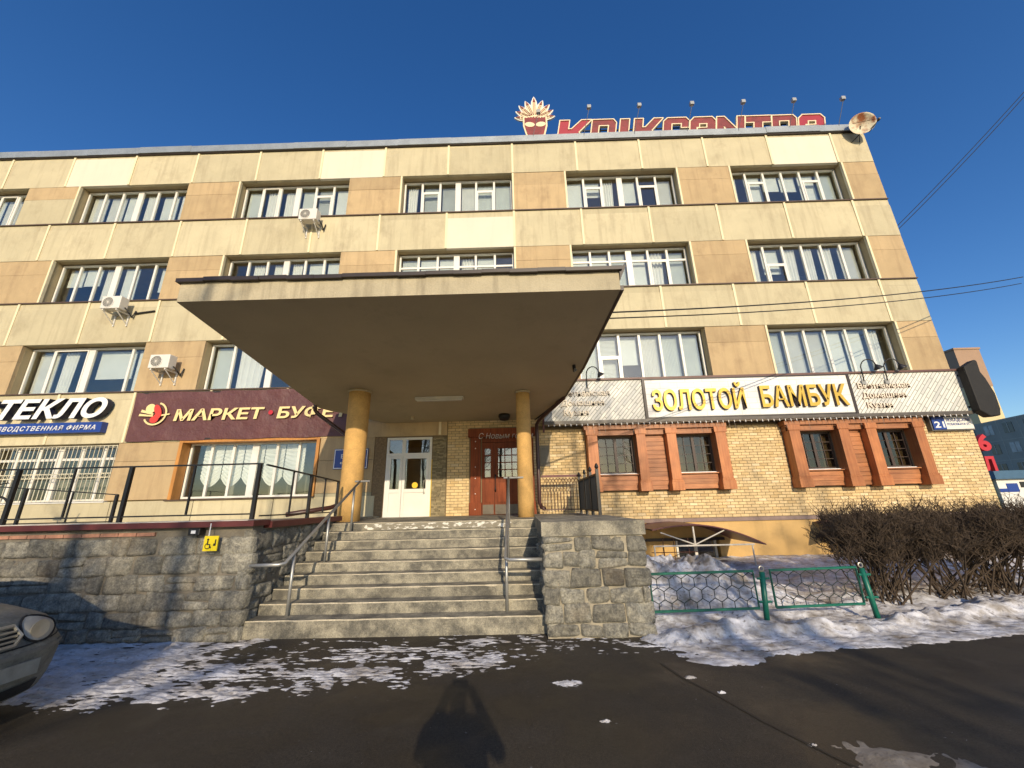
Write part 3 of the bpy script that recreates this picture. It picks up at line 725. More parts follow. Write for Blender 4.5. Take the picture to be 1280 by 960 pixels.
# ------------------------------------------------------------------ restaurant sign over the right wing
S = thing('restaurant_sign', (7, FY, 3.74), 'long pale restaurant fascia sign with gold letters and printed board side panels', 'sign')
SY = FY - .36
m = MB(); m.box(.80, 13.0, SY + .03, FY - .02, 3.80, 5.06); m.build('sign_box', mk('sign_box_grey', (.2, .19, .17), .6), S)
part('side_panel', diag_m, S, (.80, 3.72, SY, SY + .03, 3.86, 5.06)); part('side_panel', diag_m, S, (9.80, 12.98, SY, SY + .03, 3.86, 5.06))
part('centre_panel', whitebrick_m, S, (3.80, 9.72, SY - .04, SY + .03, 3.90, 5.02))
part('panel_frame', flash_m, S, (3.725, 3.798, SY - .06, SY + .03, 3.86, 5.06), (9.722, 9.798, SY - .06, SY + .03, 3.86, 5.06), (3.80, 9.72, SY - .055, SY + .03, 3.862, 3.898), (3.80, 9.72, SY - .055, SY + .03, 5.022, 5.06))
part('top_cap', mk('cap_brown', (.13, .06, .045), .5, .2), S, (.78, 13.04, SY - .05, FY - .01, 5.062, 5.12))
part('gutter', mk('gutter_grey', (.10, .085, .07), .45, .3, 5), S, (.78, 13.02, SY - .07, FY - .02, 3.765, 3.798), (.78, 13.02, SY - .075, SY - .001, 3.80, 3.855))
lettering('ЗОЛОТОЙ', 3.94, 6.62, 4.08, 4.70, SY - .04, .09, [gold, letter_side], S, .02)
lettering('БАМБУК', 7.08, 9.56, 4.10, 4.74, SY - .04, .09, [gold, letter_side], S, .02)
worn_l = mk('faded_cream', (.74, .66, .52), .6); worn_s = mk('faded_rust', (.30, .14, .08), .7)
for xo in (10.0, 1.25):
    for k, (t, wdt) in enumerate((('Вьетнамская', 1.5), ('Домашняя', 1.25), ('Кухня', .72))):
        lettering(t, xo + .06 * k, xo + .06 * k + wdt, 4.60 - k * .29, 4.77 - k * .29, SY, .035, [worn_l, worn_s], S, .012)
part('end_pipe', maroon, S, (.74, .79, SY - .03, SY + .02, 3.55, 4.0))
# icicle garland below the sign
g = thing('light_garland', (7, SY, 3.76), 'row of small white icicle lights hanging under the gold-lettered sign', 'garland')
m = MB(); mw = MB()
mw.tube([(.85 + k * .2, SY - .05, 3.755 - .02 * (k % 2)) for k in range(60)], .008, 4)
bulb = mk('bulb_white', (.8, .8, .78), .4)
for k in range(75):
    x = .9 + k * .161; 
    if x > 12.9: break
    MB().tube([(x, SY - .055, 3.76), (x + .008, SY - .055, 3.70)], [.014, .010], 5).build('bulb', bulb, g)
    if (x > 1.9 and x < 6.3) or (x > 7.6 and x < 11.9):
        ln = random.uniform(.05, .32); mw.tube([(x, SY - .055, 3.74), (x + .01, SY - .06, 3.74 - ln)], .0045, 3)
mw.build('wire', mk('garland_wire', (.35, .30, .24), .6), g)
def gooseneck(x, lab):
    t = thing('gooseneck_lamp', (x, SY, 5.1), lab, 'lamp', 'gooseneck lamps over the sign')
    pts = [(x, SY - .06, 4.82), (x, SY - .08, 5.1)] + [(x + .17 - .17 * math.cos(a), SY - .08 - .12 * math.sin(a / 2), 5.25 + .2 * math.sin(a)) for a in [k * math.pi / 8 for k in range(9)]]
    MB().tube(pts, .016, 6).build('arm', dark, t, smooth=True)
    e = pts[-1]; MB().lathe([(.02, 0), (.05, .04), (.11, .12), (.115, .14), (0, .13)], (e[0] + .0, e[1], e[2] + .02), (.5, .1, -.85), 14).build('lamp_head', dark, t, smooth=True)
    part('wall_mount', mk('mount_grey', (.3, .3, .28), .5), t, (x - .06, x + .06, SY - .05, SY - .001, 4.72, 4.84))
gooseneck(2.1, 'black gooseneck lamp over the left board panel beside the canopy'); gooseneck(10.2, 'left one of the two black gooseneck lamps over the right board panel'); gooseneck(10.88, 'right one of the two black gooseneck lamps over the right board panel')
# wrapped blade sign on the corner
t = thing('wrapped_blade_sign', (13.1, FY - .3, 3.7), 'projecting corner sign wrapped in black tarpaulin', 'sign')
m = MB()
poly = [(12.98, 3.82), (13.22, 3.64), (13.50, 3.66), (13.56, 3.86), (13.58, 4.3), (13.48, 4.75), (13.40, 4.95), (13.42, 5.28), (13.36, 5.33), (12.98, 5.12)]
m.prism(poly, FY - .62, FY - .40); m.build('wrapping', tarp, t, bevel=.03)
part('bracket', dark, t, (13.0, 13.06, FY - .45, FY - .02, 3.95, 4.0), (13.0, 13.06, FY - .45, FY - .02, 4.9, 4.95))
# street plate
t = thing('street_name_plate', (12.6, FY - .03, 3.4), 'blue and white street name plate with house number at the brick corner', 'sign')
PY = FY - .17
part('number_field', bluebox, t, (12.02, 12.38, PY, PY + .03, 3.38, 3.74)); part('name_field', plate_w, t, (12.382, 13.16, PY, PY + .03, 3.38, 3.74)); part('backing', mk('plate_back', (.1, .1, .1), .6), t, (11.98, 13.2, PY + .031, FY - .03, 3.35, 3.76))
lettering('21', 12.06, 12.34, 3.43, 3.62, PY, .008, [white_l, white_l], t, .02)
lettering('ПОСАДСКАЯ', 12.43, 13.08, 3.60, 3.70, PY, .006, [bluebox, bluebox], t, .01); lettering('POSADSKAYA ST.', 12.43, 13.08, 3.49, 3.56, PY, .006, [bluebox, bluebox], t, .005)
t = thing('side_number_sign', (13.6, FY + .3, 2.1), 'red channel digits on the side wall past the brick corner', 'sign')
lettering('6', 13.50, 13.86, 2.78, 3.28, FY + .3, .12, [redm, redm], t, .04, name='digit'); lettering('Л', 13.46, 13.80, 2.20, 2.62, FY + .3, .12, [redm, redm], t, .04, name='digit')
part('bracket', dark, t, (13.28, 13.62, FY + .305, FY + .33, 3.0, 3.03), (13.28, 13.55, FY + .305, FY + .33, 2.4, 2.43))
t = thing('blue_office_sign', (-4.9, FY - .02, 2.7), 'small blue notice board with white border behind the left column', 'sign')
part('board', bluebox, t, (-5.37, -4.38, FY - .07, FY - .03, 2.68, 3.26)); part('border', white_l, t, (-5.36, -4.39, FY - .076, FY - .07, 3.225, 3.245), (-5.36, -4.39, FY - .076, FY - .07, 2.695, 2.715), (-5.36, -5.34, FY - .076, FY - .07, 2.715, 3.225), (-4.41, -4.39, FY - .076, FY - .07, 2.715, 3.225))
lettering('Бе', -5.16, -4.98, 2.98, 3.10, FY - .07, .006, [white_l, white_l], t, .01); lettering('«', -5.18, -5.08, 2.82, 2.92, FY - .07, .006, [white_l, white_l], t, .01)

# ------------------------------------------------------------------ signs left of the canopy
t = thing('glass_company_sign', (-14, FY, 3.9), 'white raised italic letters over a blue lettered strip at far left', 'sign')
lettering('СТЕКЛО', -16.45, -12.36, 4.36, 4.98, FY - .10, .16, [white_l, navy], t, .035, .28)
part('mount_rail', navy, t, (-16.2, -12.5, FY - .095, FY - .03, 4.5, 4.54), (-16.2, -12.5, FY - .095, FY - .03, 4.8, 4.84)); part('strip_box', bluebox, t, (-16.5, -12.42, FY - .20, FY - .02, 3.93, 4.24))
lettering('ПРОИЗВОДСТВЕННАЯ ФИРМА', -16.25, -12.58, 4.01, 4.15, FY - .20, .02, [white_l, white_l], t, .004, .25, gap=.12)
t = thing('market_banner', (-8.4, FY - .05, 3.6), 'maroon vinyl banner with cream lettering and a round food emblem', 'banner')
m = MB()
m.grid(90, 22, lambda u, v: (-11.72 + u * 6.75, FY - .07 - .016 * fbm(u * 9, v * 3 + u * 4, 2) - .010 * math.sin((u * 40 + v * 9)) * math.exp(-u * 9), 3.64 + v * 1.51 - .012 * math.sin(u * 26)))
m.build('vinyl', banner_m, t, smooth=True)
part('batten', flash_m, t, (-11.72, -4.97, FY - .06, FY - .02, 5.10, 5.15), (-11.72, -4.97, FY - .06, FY - .02, 3.65, 3.70))
lettering('МАРКЕТ', -10.35, -7.62, 4.22, 4.58, FY - .118, .012, [cream_l, cream_l], t, .028, .10); lettering('БУФЕТ', -7.22, -5.05, 4.22, 4.58, FY - .118, .012, [cream_l, cream_l], t, .028, .10)
def disc(m, cx, cz, r, y, d=.012, n=20, sx=1., rot=0.):
    m.prism([(cx + r * sx * math.cos(2 * math.pi * k / n) * math.cos(rot) - r * math.sin(2 * math.pi * k / n) * math.sin(rot), cz + r * sx * math.cos(2 * math.pi * k / n) * math.sin(rot) + r * math.sin(2 * math.pi * k / n) * math.cos(rot)) for k in range(n)], y - d, y)
m = MB(); disc(m, -7.42, 4.41, .07, FY - .118); m.build('dot', redm, t)
m = MB(); cx, cz, y = -10.95, 4.46, FY - .118
m.prism([(cx + (.36 if k < 19 else .31) * math.cos(a), cz + (.36 if k < 19 else .31) * math.sin(a)) for k, a in enumerate([R(-150 + 12.5 * j) for j in range(19)] + [R(-150 + 12.5 * j) for j in range(18, -1, -1)])], y - .012, y)
disc(m, -11.12, 4.62, .15, y); m.prism([(-11.40, 4.52), (-11.0, 4.42), (-11.0, 4.47), (-11.38, 4.60)], y - .013, y); m.prism([(-11.44, 4.40), (-11.0, 4.37), (-11.0, 4.41), (-11.42, 4.47)], y - .014, y); m.prism([(-10.9, 4.36), (-10.5, 4.42), (-10.5, 4.46), (-10.9, 4.41)], y - .013, y)
m.build('emblem', cream_l, t)
m = MB(); disc(m, -10.88, 4.56, .20, y - .014, .01, 16, .5, .5); disc(m, -10.86, 4.38, .16, y - .015, .01, 16, .6, -.6); disc(m, -10.93, 4.28, .11, y - .016, .01, 16, 1.2, .2); m.build('emblem_red', mk('emblem_red', (.62, .05, .035), .5), t)

# ------------------------------------------------------------------ roof sign: emblem and letters, floodlights, dish
RY = FY + .62
t = thing('roof_emblem', (1.05, RY, 14.6), 'cut-out emblem of a face with a fan of feathers on the roof edge', 'sign')
def feather(m, ang, ln, wd, y, d, c=(1.05, 16.52)):
    ln *= .98; wd *= 1.1
    ca, sa = math.cos(ang), math.sin(ang); pts = []
    for s, w_ in ((0, .25), (.25, .75), (.5, 1), (.75, .8), (.92, .35), (1, 0)): pts.append((s * ln, -w_ * wd))
    for s, w_ in ((.92, .35), (.75, .8), (.5, 1), (.25, .75), (0, .25)): pts.append((s * ln, w_ * wd))
    m.prism([(c[0] + p * ca - q * sa, c[1] + p * sa + q * ca) for p, q in pts], y - d, y)
ANG = [R(v) for v in (172, 150, 130, 110, 90, 70, 50, 30, 8)]
LN = [.86, .92, 1.02, 1.12, 1.26, 1.12, 1.02, .92, .86]
for k, (a, ln) in enumerate(zip(ANG, LN)):
    if k in (3, 5): ln *= .98
    m = MB(); feather(m, a, ln, .135, RY, .06 + .002 * k); o = m.build('feather', plate_w, t)
    m = MB(); feather(m, a, ln * .93, .085, RY - .065 - .002 * k, .02); m.build('feather_vane', cream_edge, o)
    m = MB(); c, s = math.cos(a), math.sin(a); p0, p1 = ln * .70, ln * .90
    m.prism([(1.05 + p0 * c - q * s, 16.52 + p0 * s + q * c) for q in (-.055, .055)][::1] + [(1.05 + p1 * c, 16.52 + p1 * s)], RY - .105 - .002 * k, RY - .088); m.build('feather_tip', redworn, o)
    m = MB()
    for q in (-.028, .028): m.prism([(1.05 + p * c - qq * s, 16.52 + p * s + qq * c) for p, qq in ((.2, q - .007), (ln * .66, q - .007), (ln * .66, q + .007), (.2, q + .007))], RY - .104 - .002 * k, RY - .087)
    m.build('feather_line', redworn, o)
def shield(sc_, y, d, m): m.prism([(1.05 + x * sc_, 16.08 + z * sc_) for x, z in ((-.14, -.75), (.14, -.75), (.36, -.45), (.46, .0), (.46, .45), (0, .52), (-.46, .45), (-.46, 0), (-.36, -.45))], y - d, y)
m = MB(); shield(1.06, RY - .09, .05, m); m.build('face_border', cream_edge, t)
m = MB(); shield(.92, RY - .141, .02, m); m.build('face', redworn, t)
m = MB(); disc(m, .83, 16.12, .20, RY - .162, .012, 16, .62, -.5 + math.pi / 2 + .35); disc(m, 1.27, 16.12, .20, RY - .162, .012, 16, .62, .5 - math.pi / 2 - .35); m.build('eye', cream_edge, t)
m = MB()
for k in range(7): disc(m, .72 + k * .11, 16.50 + .02 * math.sin(k), .035, RY - .163, .012, 10)
m.build('brow_bead', cream_edge, t)
part('stay', dark, t, (.7, .74, RY + .001, RY + .04, 14.56, 16.2), (1.36, 1.40, RY + .001, RY + .04, 14.56, 16.2), (.74, 1.36, RY + .001, RY + .03, 15.0, 15.04))
# letters: blocky italic shapes (x 0..1, z 0..1), holes made by bridged outlines
G = {'K': [[(0, 0), (.30, 0), (.30, .34), (.40, .34), (.66, 0), (1.0, 0), (.64, .5), (1.0, 1), (.68, 1), (.40, .64), (.30, .64), (.30, 1), (0, 1)]],
 'I': [[(.12, 0), (.72, 0), (.72, 1), (.12, 1)]],
 'P': [[(0, 0), (.28, 0), (.28, .75), (.66, .75), (.66, .0), (.95, 0), (.95, .86), (.82, 1), (0, 1)]],
 'C': [[(.14, 0), (1, 0), (1, .25), (.32, .25), (.32, .75), (.70, .75), (.70, .58), (1, .58), (1, .86), (.86, 1), (.14, 1), (0, .86), (0, .14)]],
 'A': [[(0, 0), (.28, 0), (.28, .55), (.36, .55), (.36, .72), (.66, .72), (.66, .55), (.28, .55), (.28, .35), (.70, .35), (.70, 0), (1, 0), (1, .84), (.85, 1), (.15, 1), (0, .84)]],
 'N': [[(0, 0), (.27, 0), (.27, .55), (.73, 0), (1, 0), (1, 1), (.73, 1), (.73, .45), (.27, 1), (0, 1)]],
 'T': [[(.33, 0), (.66, 0), (.66, .72), (1, .72), (1, 1), (0, 1), (0, .72), (.33, .72)]]}
t = thing('roof_letter_sign', (7, RY, 14.6), 'row of dark red block letters with cream edges along the roof', 'sign')
xs = 1.95; LWD = [1.32, 1.06, .62, 1.18, 1.06, 1.06, 1.15, 1.05, 1.05, 1.06]
for k, ch in enumerate('KPIKCANTPA'):
    wd_ = LWD[k] * .962; z0, z1 = 15.05, 16.32 - .012 * k; sh = .22
    poly = [(xs + px * wd_ + sh * (pz - .5) , z0 + pz * (z1 - z0)) for px, pz in G[ch][0]]
    m = MB(); m.prism(poly, RY - .10, RY); o = m.build('letter', redfresh if k in (0, 9) else redworn, t)
    cxp = sum(p[0] for p in poly) / len(poly); czp = sum(p[1] for p in poly) / len(poly); m = MB(); n = len(poly)
    for i in range(n):        # cream edge strips round the outline
        a, b = Vector(poly[i]), Vector(poly[(i + 1) % n]); d = b - a
        if d.length < .02: continue
        d.normalize(); nn = Vector((d.y, -d.x)) * .030
        m.prism([tuple(a - nn * .4 - d * .006), tuple(a + nn - d * .02), tuple(b + nn + d * .02), tuple(b - nn * .4 + d * .006)], RY - .13 - .0006 * i, RY - .02)
    m.build('letter_edge', cream_edge, o); xs += wd_ + .035
m = MB(); m.box(2.0, 12.7, RY + .01, RY + .05, 15.2, 15.24); m.box(2.0, 12.7, RY + .01, RY + .05, 15.9, 15.94)
for k in range(8): m.box(2.2 + k * 1.45, 2.25 + k * 1.45, RY + .052, RY + .10, 14.55, 16.2)
m.build('support_frame', dark, t)
LAMPLAB = ['floodlight on a thin pole in front of the feathered emblem', 'floodlight above the first red roof letter', 'second floodlight from left above the roof letters', 'third floodlight from left above the roof letters', 'third floodlight from right above the roof letters', 'second floodlight from the satellite dish', 'floodlight on the pole nearest the satellite dish']
for k, x in enumerate((1.12, 3.04, 4.94, 6.92, 8.85, 10.75, 12.58)):
    z = 15.9 if k else 15.75; y = FY - .36
    t = thing('floodlight', (x - .12, FY - .05, 14.9), LAMPLAB[k], 'lamp', 'floodlights along the roof edge')
    MB().tube([(x - .25, FY - .06, 14.7), (x - .2, FY - .12, 14.98), (x, y, z - .05)], .011, 5).build('pole', mk('pole_grey', (.12, .12, .12), .5), t)
    m = MB(); m.box(x - .075, x + .075, y - .05, y + .07, z - .06, z + .09); m.build('lamp_body', mk('lamp_alu', (.35, .36, .36), .4), t, bevel=.015)
    part('lamp_glass', mk('lamp_lens', (.75, .76, .72), .25), t, (x - .06, x + .06, y + .071, y + .078, z - .045, z + .075))
t = thing('satellite_dish', (12.75, FY, 14.0), 'rusty cream satellite dish bracketed to the top right corner of the facade', 'satellite dish')
def rustm():
    n = NT('rusty_dish'); c = n.mix(n.ramp(n.noise(2.6, 6), .48, .62), (.70, .62, .44), (.30, .10, .035)); n.l(c, n.b.inputs['Base Color']); n.b.inputs['Roughness'].default_value = .7; return n.m
ax = Vector((-.36, -.9, -.2)).normalized(); c = Vector((12.90, FY - .38, 14.60))
MB().lathe([(0, -.02)] + [(r, .22 * (r / .45) ** 2) for r in (.1, .2, .3, .36, .40)] + [(.405, .17), (.36, .12), (.3, .07), (.2, .02), (.1, -.01), (0, -.03)], c - ax * .1, ax, 32).build('dish', rustm(), t, smooth=True)
MB().tube([c + Vector((.1, -.05, -.44)), c + ax * .42 + Vector((.42, 0, -.10))], .012, 6).tube([c + Vector((-.42, -.08, -.06)), c + ax * .42 + Vector((.42, 0, -.10))], .008, 5).build('feed_arm', dark, t); MB().lathe([(.03, 0), (.04, .02), (.04, .12), (0, .13)], c + ax * .42 + Vector((.42, 0, -.10)), -ax, 10).build('feed_horn', dark, t)
MB().tube([c - ax * .1, (12.86, FY - .22, 14.3), (12.86, FY - .02, 14.3)], .02, 6).tube([(12.70, FY - .02, 14.15), (12.86, FY - .22, 14.3), (13.0, FY - .02, 14.15)], .014, 6).build('bracket', dark, t)

# ------------------------------------------------------------------ air conditioners
def aircon(x, z, lab, sidebar=False):
    t = thing('air_conditioner', (x, FY, z - .3), lab, 'air conditioner', 'air conditioners on the facade')
    y0, y1 = FY - .50, FY - .22
    m = MB(); m.box(x - .31, x + .31, y0, y1, z - .22, z + .22); b = m.build('casing', acm, t, bevel=.02)
    m = MB(); m.lathe([(.185, 0), (.185, .012), (.165, .014), (.165, .0)], (x - .08, y0 - .001, z), (0, -1, 0), 28); m.build('fan_ring', acm, b)
    m = MB(); m.lathe([(.175, 0), (.175, .004), (0, .004)], (x - .08, y0 - .002, z), (0, -1, 0), 28); m.build('fan_opening', acdark, b)
    m = MB()
    for k in range(5):
        r = .03 + .034 * k; m.tube([(x - .08 + r * math.cos(a), y0 - .012, z + r * math.sin(a)) for a in [2 * math.pi * j / 20 for j in range(21)]], .004, 4)
    for k in range(8): a = math.pi * k / 8; m.tube([(x - .08 - .17 * math.cos(a), y0 - .014, z - .17 * math.sin(a)), (x - .08 + .17 * math.cos(a), y0 - .014, z + .17 * math.sin(a))], .004, 4)
    m.build('fan_guard', acm, b)
    for s in (-.22, .22):
        m = MB(); m.box(x + s - .02, x + s + .02, y0 + .02, FY - .01, z - .27, z - .225); m.tube([(x + s, y0 + .06, z - .28), (x + s, FY - .02, z - .60)], .016, 5); m.box(x + s - .02, x + s + .02, FY - .05, FY - .012, z - .64, z - .271)
        m.build('bracket', acm, t)
    MB().tube([(x + .32, y1 - .1, z - .12), (x + .40, y1 - .02, z - .25), (x + .38, FY - .08, z - .36), (x + .42, FY - .04, z - .1)], .022, 6).build('hose', dark, t)
    if sidebar: MB().tube([(x + .42, FY - .05, z - .2), (x + 1.05, FY - .04, z - .12)], .03, 6).build('cable_duct', dark, t)
aircon(-7.0, 11.30, 'white air conditioner under the top-floor window above the canopy'); aircon(-12.95, 8.10, 'white air conditioner under the second-row window left of the canopy', True); aircon(-10.88, 6.02, 'white air conditioner on the ochre pier above the maroon banner')

# ------------------------------------------------------------------ entrance canopy
K = thing('entrance_canopy', (-1.7, 8, L), 'deep concrete entrance canopy on two ochre columns with dark metal edging', 'canopy')
def zc(y): return 4.0 + .0935 * (FY - y)
PL = [(-5.02, 5.14), (1.58, 5.15), (1.42, 7.9), (1.23, 9.55), (.53, FY - .04), (-3.95, FY - .04), (-4.73, 10.53), (-5.02, 10.29), (-5.22, 10.0)]
zb = [zc(y) for _, y in PL]; zt = [4.93 - .02 * (y - 5.14) for _, y in PL]
m = MB(); m.cur = 0; m.prismz(PL, zb, zt)
m.mi[0] = 1
slab = m.build('slab', [canopy_m, soffit_m], K)
m = MB(); off = .05
E = [(-5.06, 5.09), (1.62, 5.10)]
for i in range(16):
    a, b = E[0][0] + (E[1][0] - E[0][0]) * i / 16, E[0][0] + (E[1][0] - E[0][0]) * (i + 1) / 16; d = random.uniform(0, .03); dz = random.uniform(-.008, .012)
    m.box(a, b - .002, 5.085 - d * .4, 5.30, 4.905 + dz, 4.965 + dz)
m.build('front_flashing', flash_m, K)
for pa, pb in zip(PL[1:5], PL[2:5]):
    za, zb_ = 4.93 - .02 * (pa[1] - 5.14), 4.93 - .02 * (pb[1] - 5.14)
    MB().add([(pa[0] - .1, pa[1], za + .004), (pa[0] + .05, pa[1], za + .004), (pb[0] + .05, pb[1], zb_ + .004), (pb[0] - .1, pb[1], zb_ + .004), (pa[0] - .1, pa[1], za + .05), (pa[0] + .07, pa[1], za + .05), (pb[0] + .07, pb[1], zb_ + .05), (pb[0] - .1, pb[1], zb_ + .05)], [(0, 1, 5, 4)[::1], (1, 2, 6, 5), (2, 3, 7, 6), (3, 0, 4, 7), (4, 5, 6, 7), (3, 2, 1, 0)]).build('side_flashing', flash_m, K)
    MB().add([(pa[0] + .002, pa[1], zc(pa[1]) - .01), (pa[0] + .05, pa[1], zc(pa[1]) - .01), (pb[0] + .05, pb[1], zc(pb[1]) - .01), (pb[0] + .002, pb[1], zc(pb[1]) - .01), (pa[0] + .002, pa[1], zc(pa[1]) + .07), (pa[0] + .05, pa[1], zc(pa[1]) + .07), (pb[0] + .05, pb[1], zc(pb[1]) + .07), (pb[0] + .002, pb[1], zc(pb[1]) + .07)], [(3, 2, 1, 0), (4, 5, 6, 7), (0, 1, 5, 4), (1, 2, 6, 5), (2, 3, 7, 6), (3, 0, 4, 7)]).build('drip_edge', flash_m, K)
MB().prism([(1.585, 4.75), (1.69, 4.98), (1.67, 5.01), (1.585, 4.93)], 5.12, 5.50).build('bent_flashing', flash_m, K)
def column(x, y, r, rt):
    z1 = zc(y) + .02
    prof = [(r, 0)] + [(r + (rt - r) * k / 8, (z1 - L) * k / 8) for k in range(1, 9)]
    c = MB().lathe(prof, (x, y, L), (0, 0, 1), 36).build('column', colm, K, smooth=True)
    MB().lathe([(rt + .004, 0), (rt + .03, .02), (rt + .03, .04)], (x, y, zc(y) - .035), (0, 0, 1), 36).build('collar', soffit_m, c, smooth=True)
    return c
column(-3.72, 8.95, .235, .245); column(.155, 9.25, .185, .165)
m = MB(); m.box(-2.52, -1.32, 9.38, 9.50, zc(9.4) - .07, zc(9.4) + .01); m.build('tube_light_body', mk('fitting_white', (.5, .47, .4), .5), K); part('tube_light_cover', mk('fitting_cover', (.55, .52, .45), .4), K, (-2.48, -1.36, 9.40, 9.48, zc(9.4) - .10, zc(9.4) - .071))
MB().lathe([(.16, 0), (.17, .08), (.12, .16), (0, .17)], (-.36, 11.0, zc(11.0) + .01), (0, 0, -1), 18).build('dome_lamp', dark, K, smooth=True)
MB().lathe([(.07, 0), (.07, .05), (.06, .09), (0, .1)], (-3.0, 11.0, zc(11) + .01), (0, 0, -1), 14).build('smoke_head', soffit_m, K)
m = MB(); m.tube([(1.22, 7.75, 4.36), (1.22, 7.72, 4.22), (1.22, 7.60, 4.20)], .035, 8); m.build('camera_mount', dark, K)
MB().tube([(1.26, 9.45, 4.50), (1.28, 9.55, 4.28), (1.20, 9.70, 4.16), (.62, 10.9, 3.84), (.56, 11.05, 3.76), (.56, 11.1, 3.5), (.56, 11.1, 1.62), (.60, 11.0, 1.50), (.68, 10.9, 1.46)], .052, 10).build('downpipe', pipe_m, K, smooth=True)
MB().tube([(-5.22, 9.8, 4.30), (-5.24, 9.86, 4.06), (-5.20, 9.92, 3.98), (-4.30, 9.75, 3.35), (-4.20, 9.72, 3.25), (-4.16, 9.7, 2.9), (-4.16, 9.7, 1.75), (-4.3, 9.3, 1.62), (-4.9, 8.6, 1.50)], .05, 10).build('downpipe', pipe_m, K, smooth=True)

# ------------------------------------------------------------------ steps, landing, walls
T = thing('entrance_steps', (-1.65, 5.8, 0), 'wide grey concrete entrance steps climbing to the doors', 'steps')
SX0, SX1 = -3.66, .33
def zk(k): return .21 + (L - .21) * (k - 1) / 8
def step(k, mat):
    y0 = 5.79 + .276 * (k - 1); z1 = zk(k); z0 = 0 if k == 1 else zk(k - 1) - .01; y1 = y0 + .34 if k < 9 else FY - .01
    n = 60; m = MB(); vs = []; xr = SX1 if k < 9 else 1.66
    x0_ = SX0 if k < 9 else -3.92
    for i in range(n + 1):
        x = x0_ + (xr - x0_) * i / n; j = .006 * fbm(x * 5, k * 3.3, 1) ; jz = .005 * fbm(x * 4, k * 2.1, 4); ch = .012 + .03 * max(0, fbm(x * 3.5, k * 7.7, 6) - .35)
        vs += [(x, y0 + j, z0), (x, y0 + j, z1 + jz - ch), (x, y0 + j + ch, z1 + jz), (x, y1, z1 + .003 * math.sin(x))]
    fs = [(i * 4 + q, (i + 1) * 4 + q, (i + 1) * 4 + q + 1, i * 4 + q + 1) for i in range(n) for q in range(3)]
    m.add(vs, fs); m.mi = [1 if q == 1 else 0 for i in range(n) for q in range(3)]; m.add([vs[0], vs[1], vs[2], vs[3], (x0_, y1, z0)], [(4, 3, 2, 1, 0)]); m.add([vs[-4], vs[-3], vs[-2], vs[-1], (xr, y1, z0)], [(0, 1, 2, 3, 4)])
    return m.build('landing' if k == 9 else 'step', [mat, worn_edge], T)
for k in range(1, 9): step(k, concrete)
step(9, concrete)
part('painted_riser', step_top_m, T, (-3.0, -.16, 5.79 + .276 * 8 - .012, 5.79 + .276 * 8 + .0, zk(8) + .012, L - .02))

def stone_block(org, U, N, u0, u1, v0, v1, depth, mat, parent, seed, rough=.022, skew=.024):
    """one roughly dressed stone: u along the wall, v up, N outward"""
    nu, nv = 9, 7; rr = random.uniform; c = [[rr(-skew, skew) for _ in range(2)] for _ in range(4)]
    m = MB(); pts = []; b0 = rr(.0, .018); tu, tv = rr(-.012, .012), rr(-.012, .012)
    for j in range(nv):
        for i in range(nu):
            s, t = i / (nu - 1), j / (nv - 1)
            du = (c[0][0] * (1 - s) + c[1][0] * s) * (1 - t) + (c[3][0] * (1 - s) + c[2][0] * s) * t
            dv = (c[0][1] * (1 - s) + c[1][1] * s) * (1 - t) + (c[3][1] * (1 - s) + c[2][1] * s) * t
            uu, vv = u0 + s * (u1 - u0) + du, v0 + t * (v1 - v0) + dv
            e = min(min(s, 1 - s) * (u1 - u0), min(t, 1 - t) * (v1 - v0)) / .022; e = min(1, e)
            if (i in (0, nu - 1)) and (j in (0, nv - 1)):
                uu += (.5 - s) * .014; vv += (.5 - t) * .014
            n = -.017 * (1 - e) + b0 + tu * (2 * s - 1) + tv * (2 * t - 1) + rough * (fbm(uu * 7, vv * 7, seed, 3) + .7 * fbm(uu * 19, vv * 19, seed, 2)) * (.45 + .55 * e)
            pts.append(org + U * uu + Vector((0, 0, vv)) + N * (depth + n))
    fs = [(j * nu + i, j * nu + i + 1, (j + 1) * nu + i + 1, (j + 1) * nu + i) for j in range(nv - 1) for i in range(nu - 1)]
    ring = [i for i in range(nu)] + [j * nu + nu - 1 for j in range(1, nv)] + [(nv - 1) * nu + i for i in range(nu - 2, -1, -1)] + [j * nu for j in range(nv - 2, 0, -1)]
    nb = len(pts); back = [pts[i] - N * (.09 + depth) for i in ring]; m.v = [tuple(p) for p in pts + back]
    fs += [(ring[(k + 1) % len(ring)], ring[k], nb + k, nb + (k + 1) % len(ring)) for k in range(len(ring))]
    if U.cross(Vector((0, 0, 1))).dot(N) < 0: fs = [f[::-1] for f in fs]
    m.f = fs; m.mi = [0] * len(fs); m.fc = [None] * len(fs)
    cc = sum(pts, Vector()) / len(pts)
    return m.build('stone', mat, parent, at=cc, smooth=True)
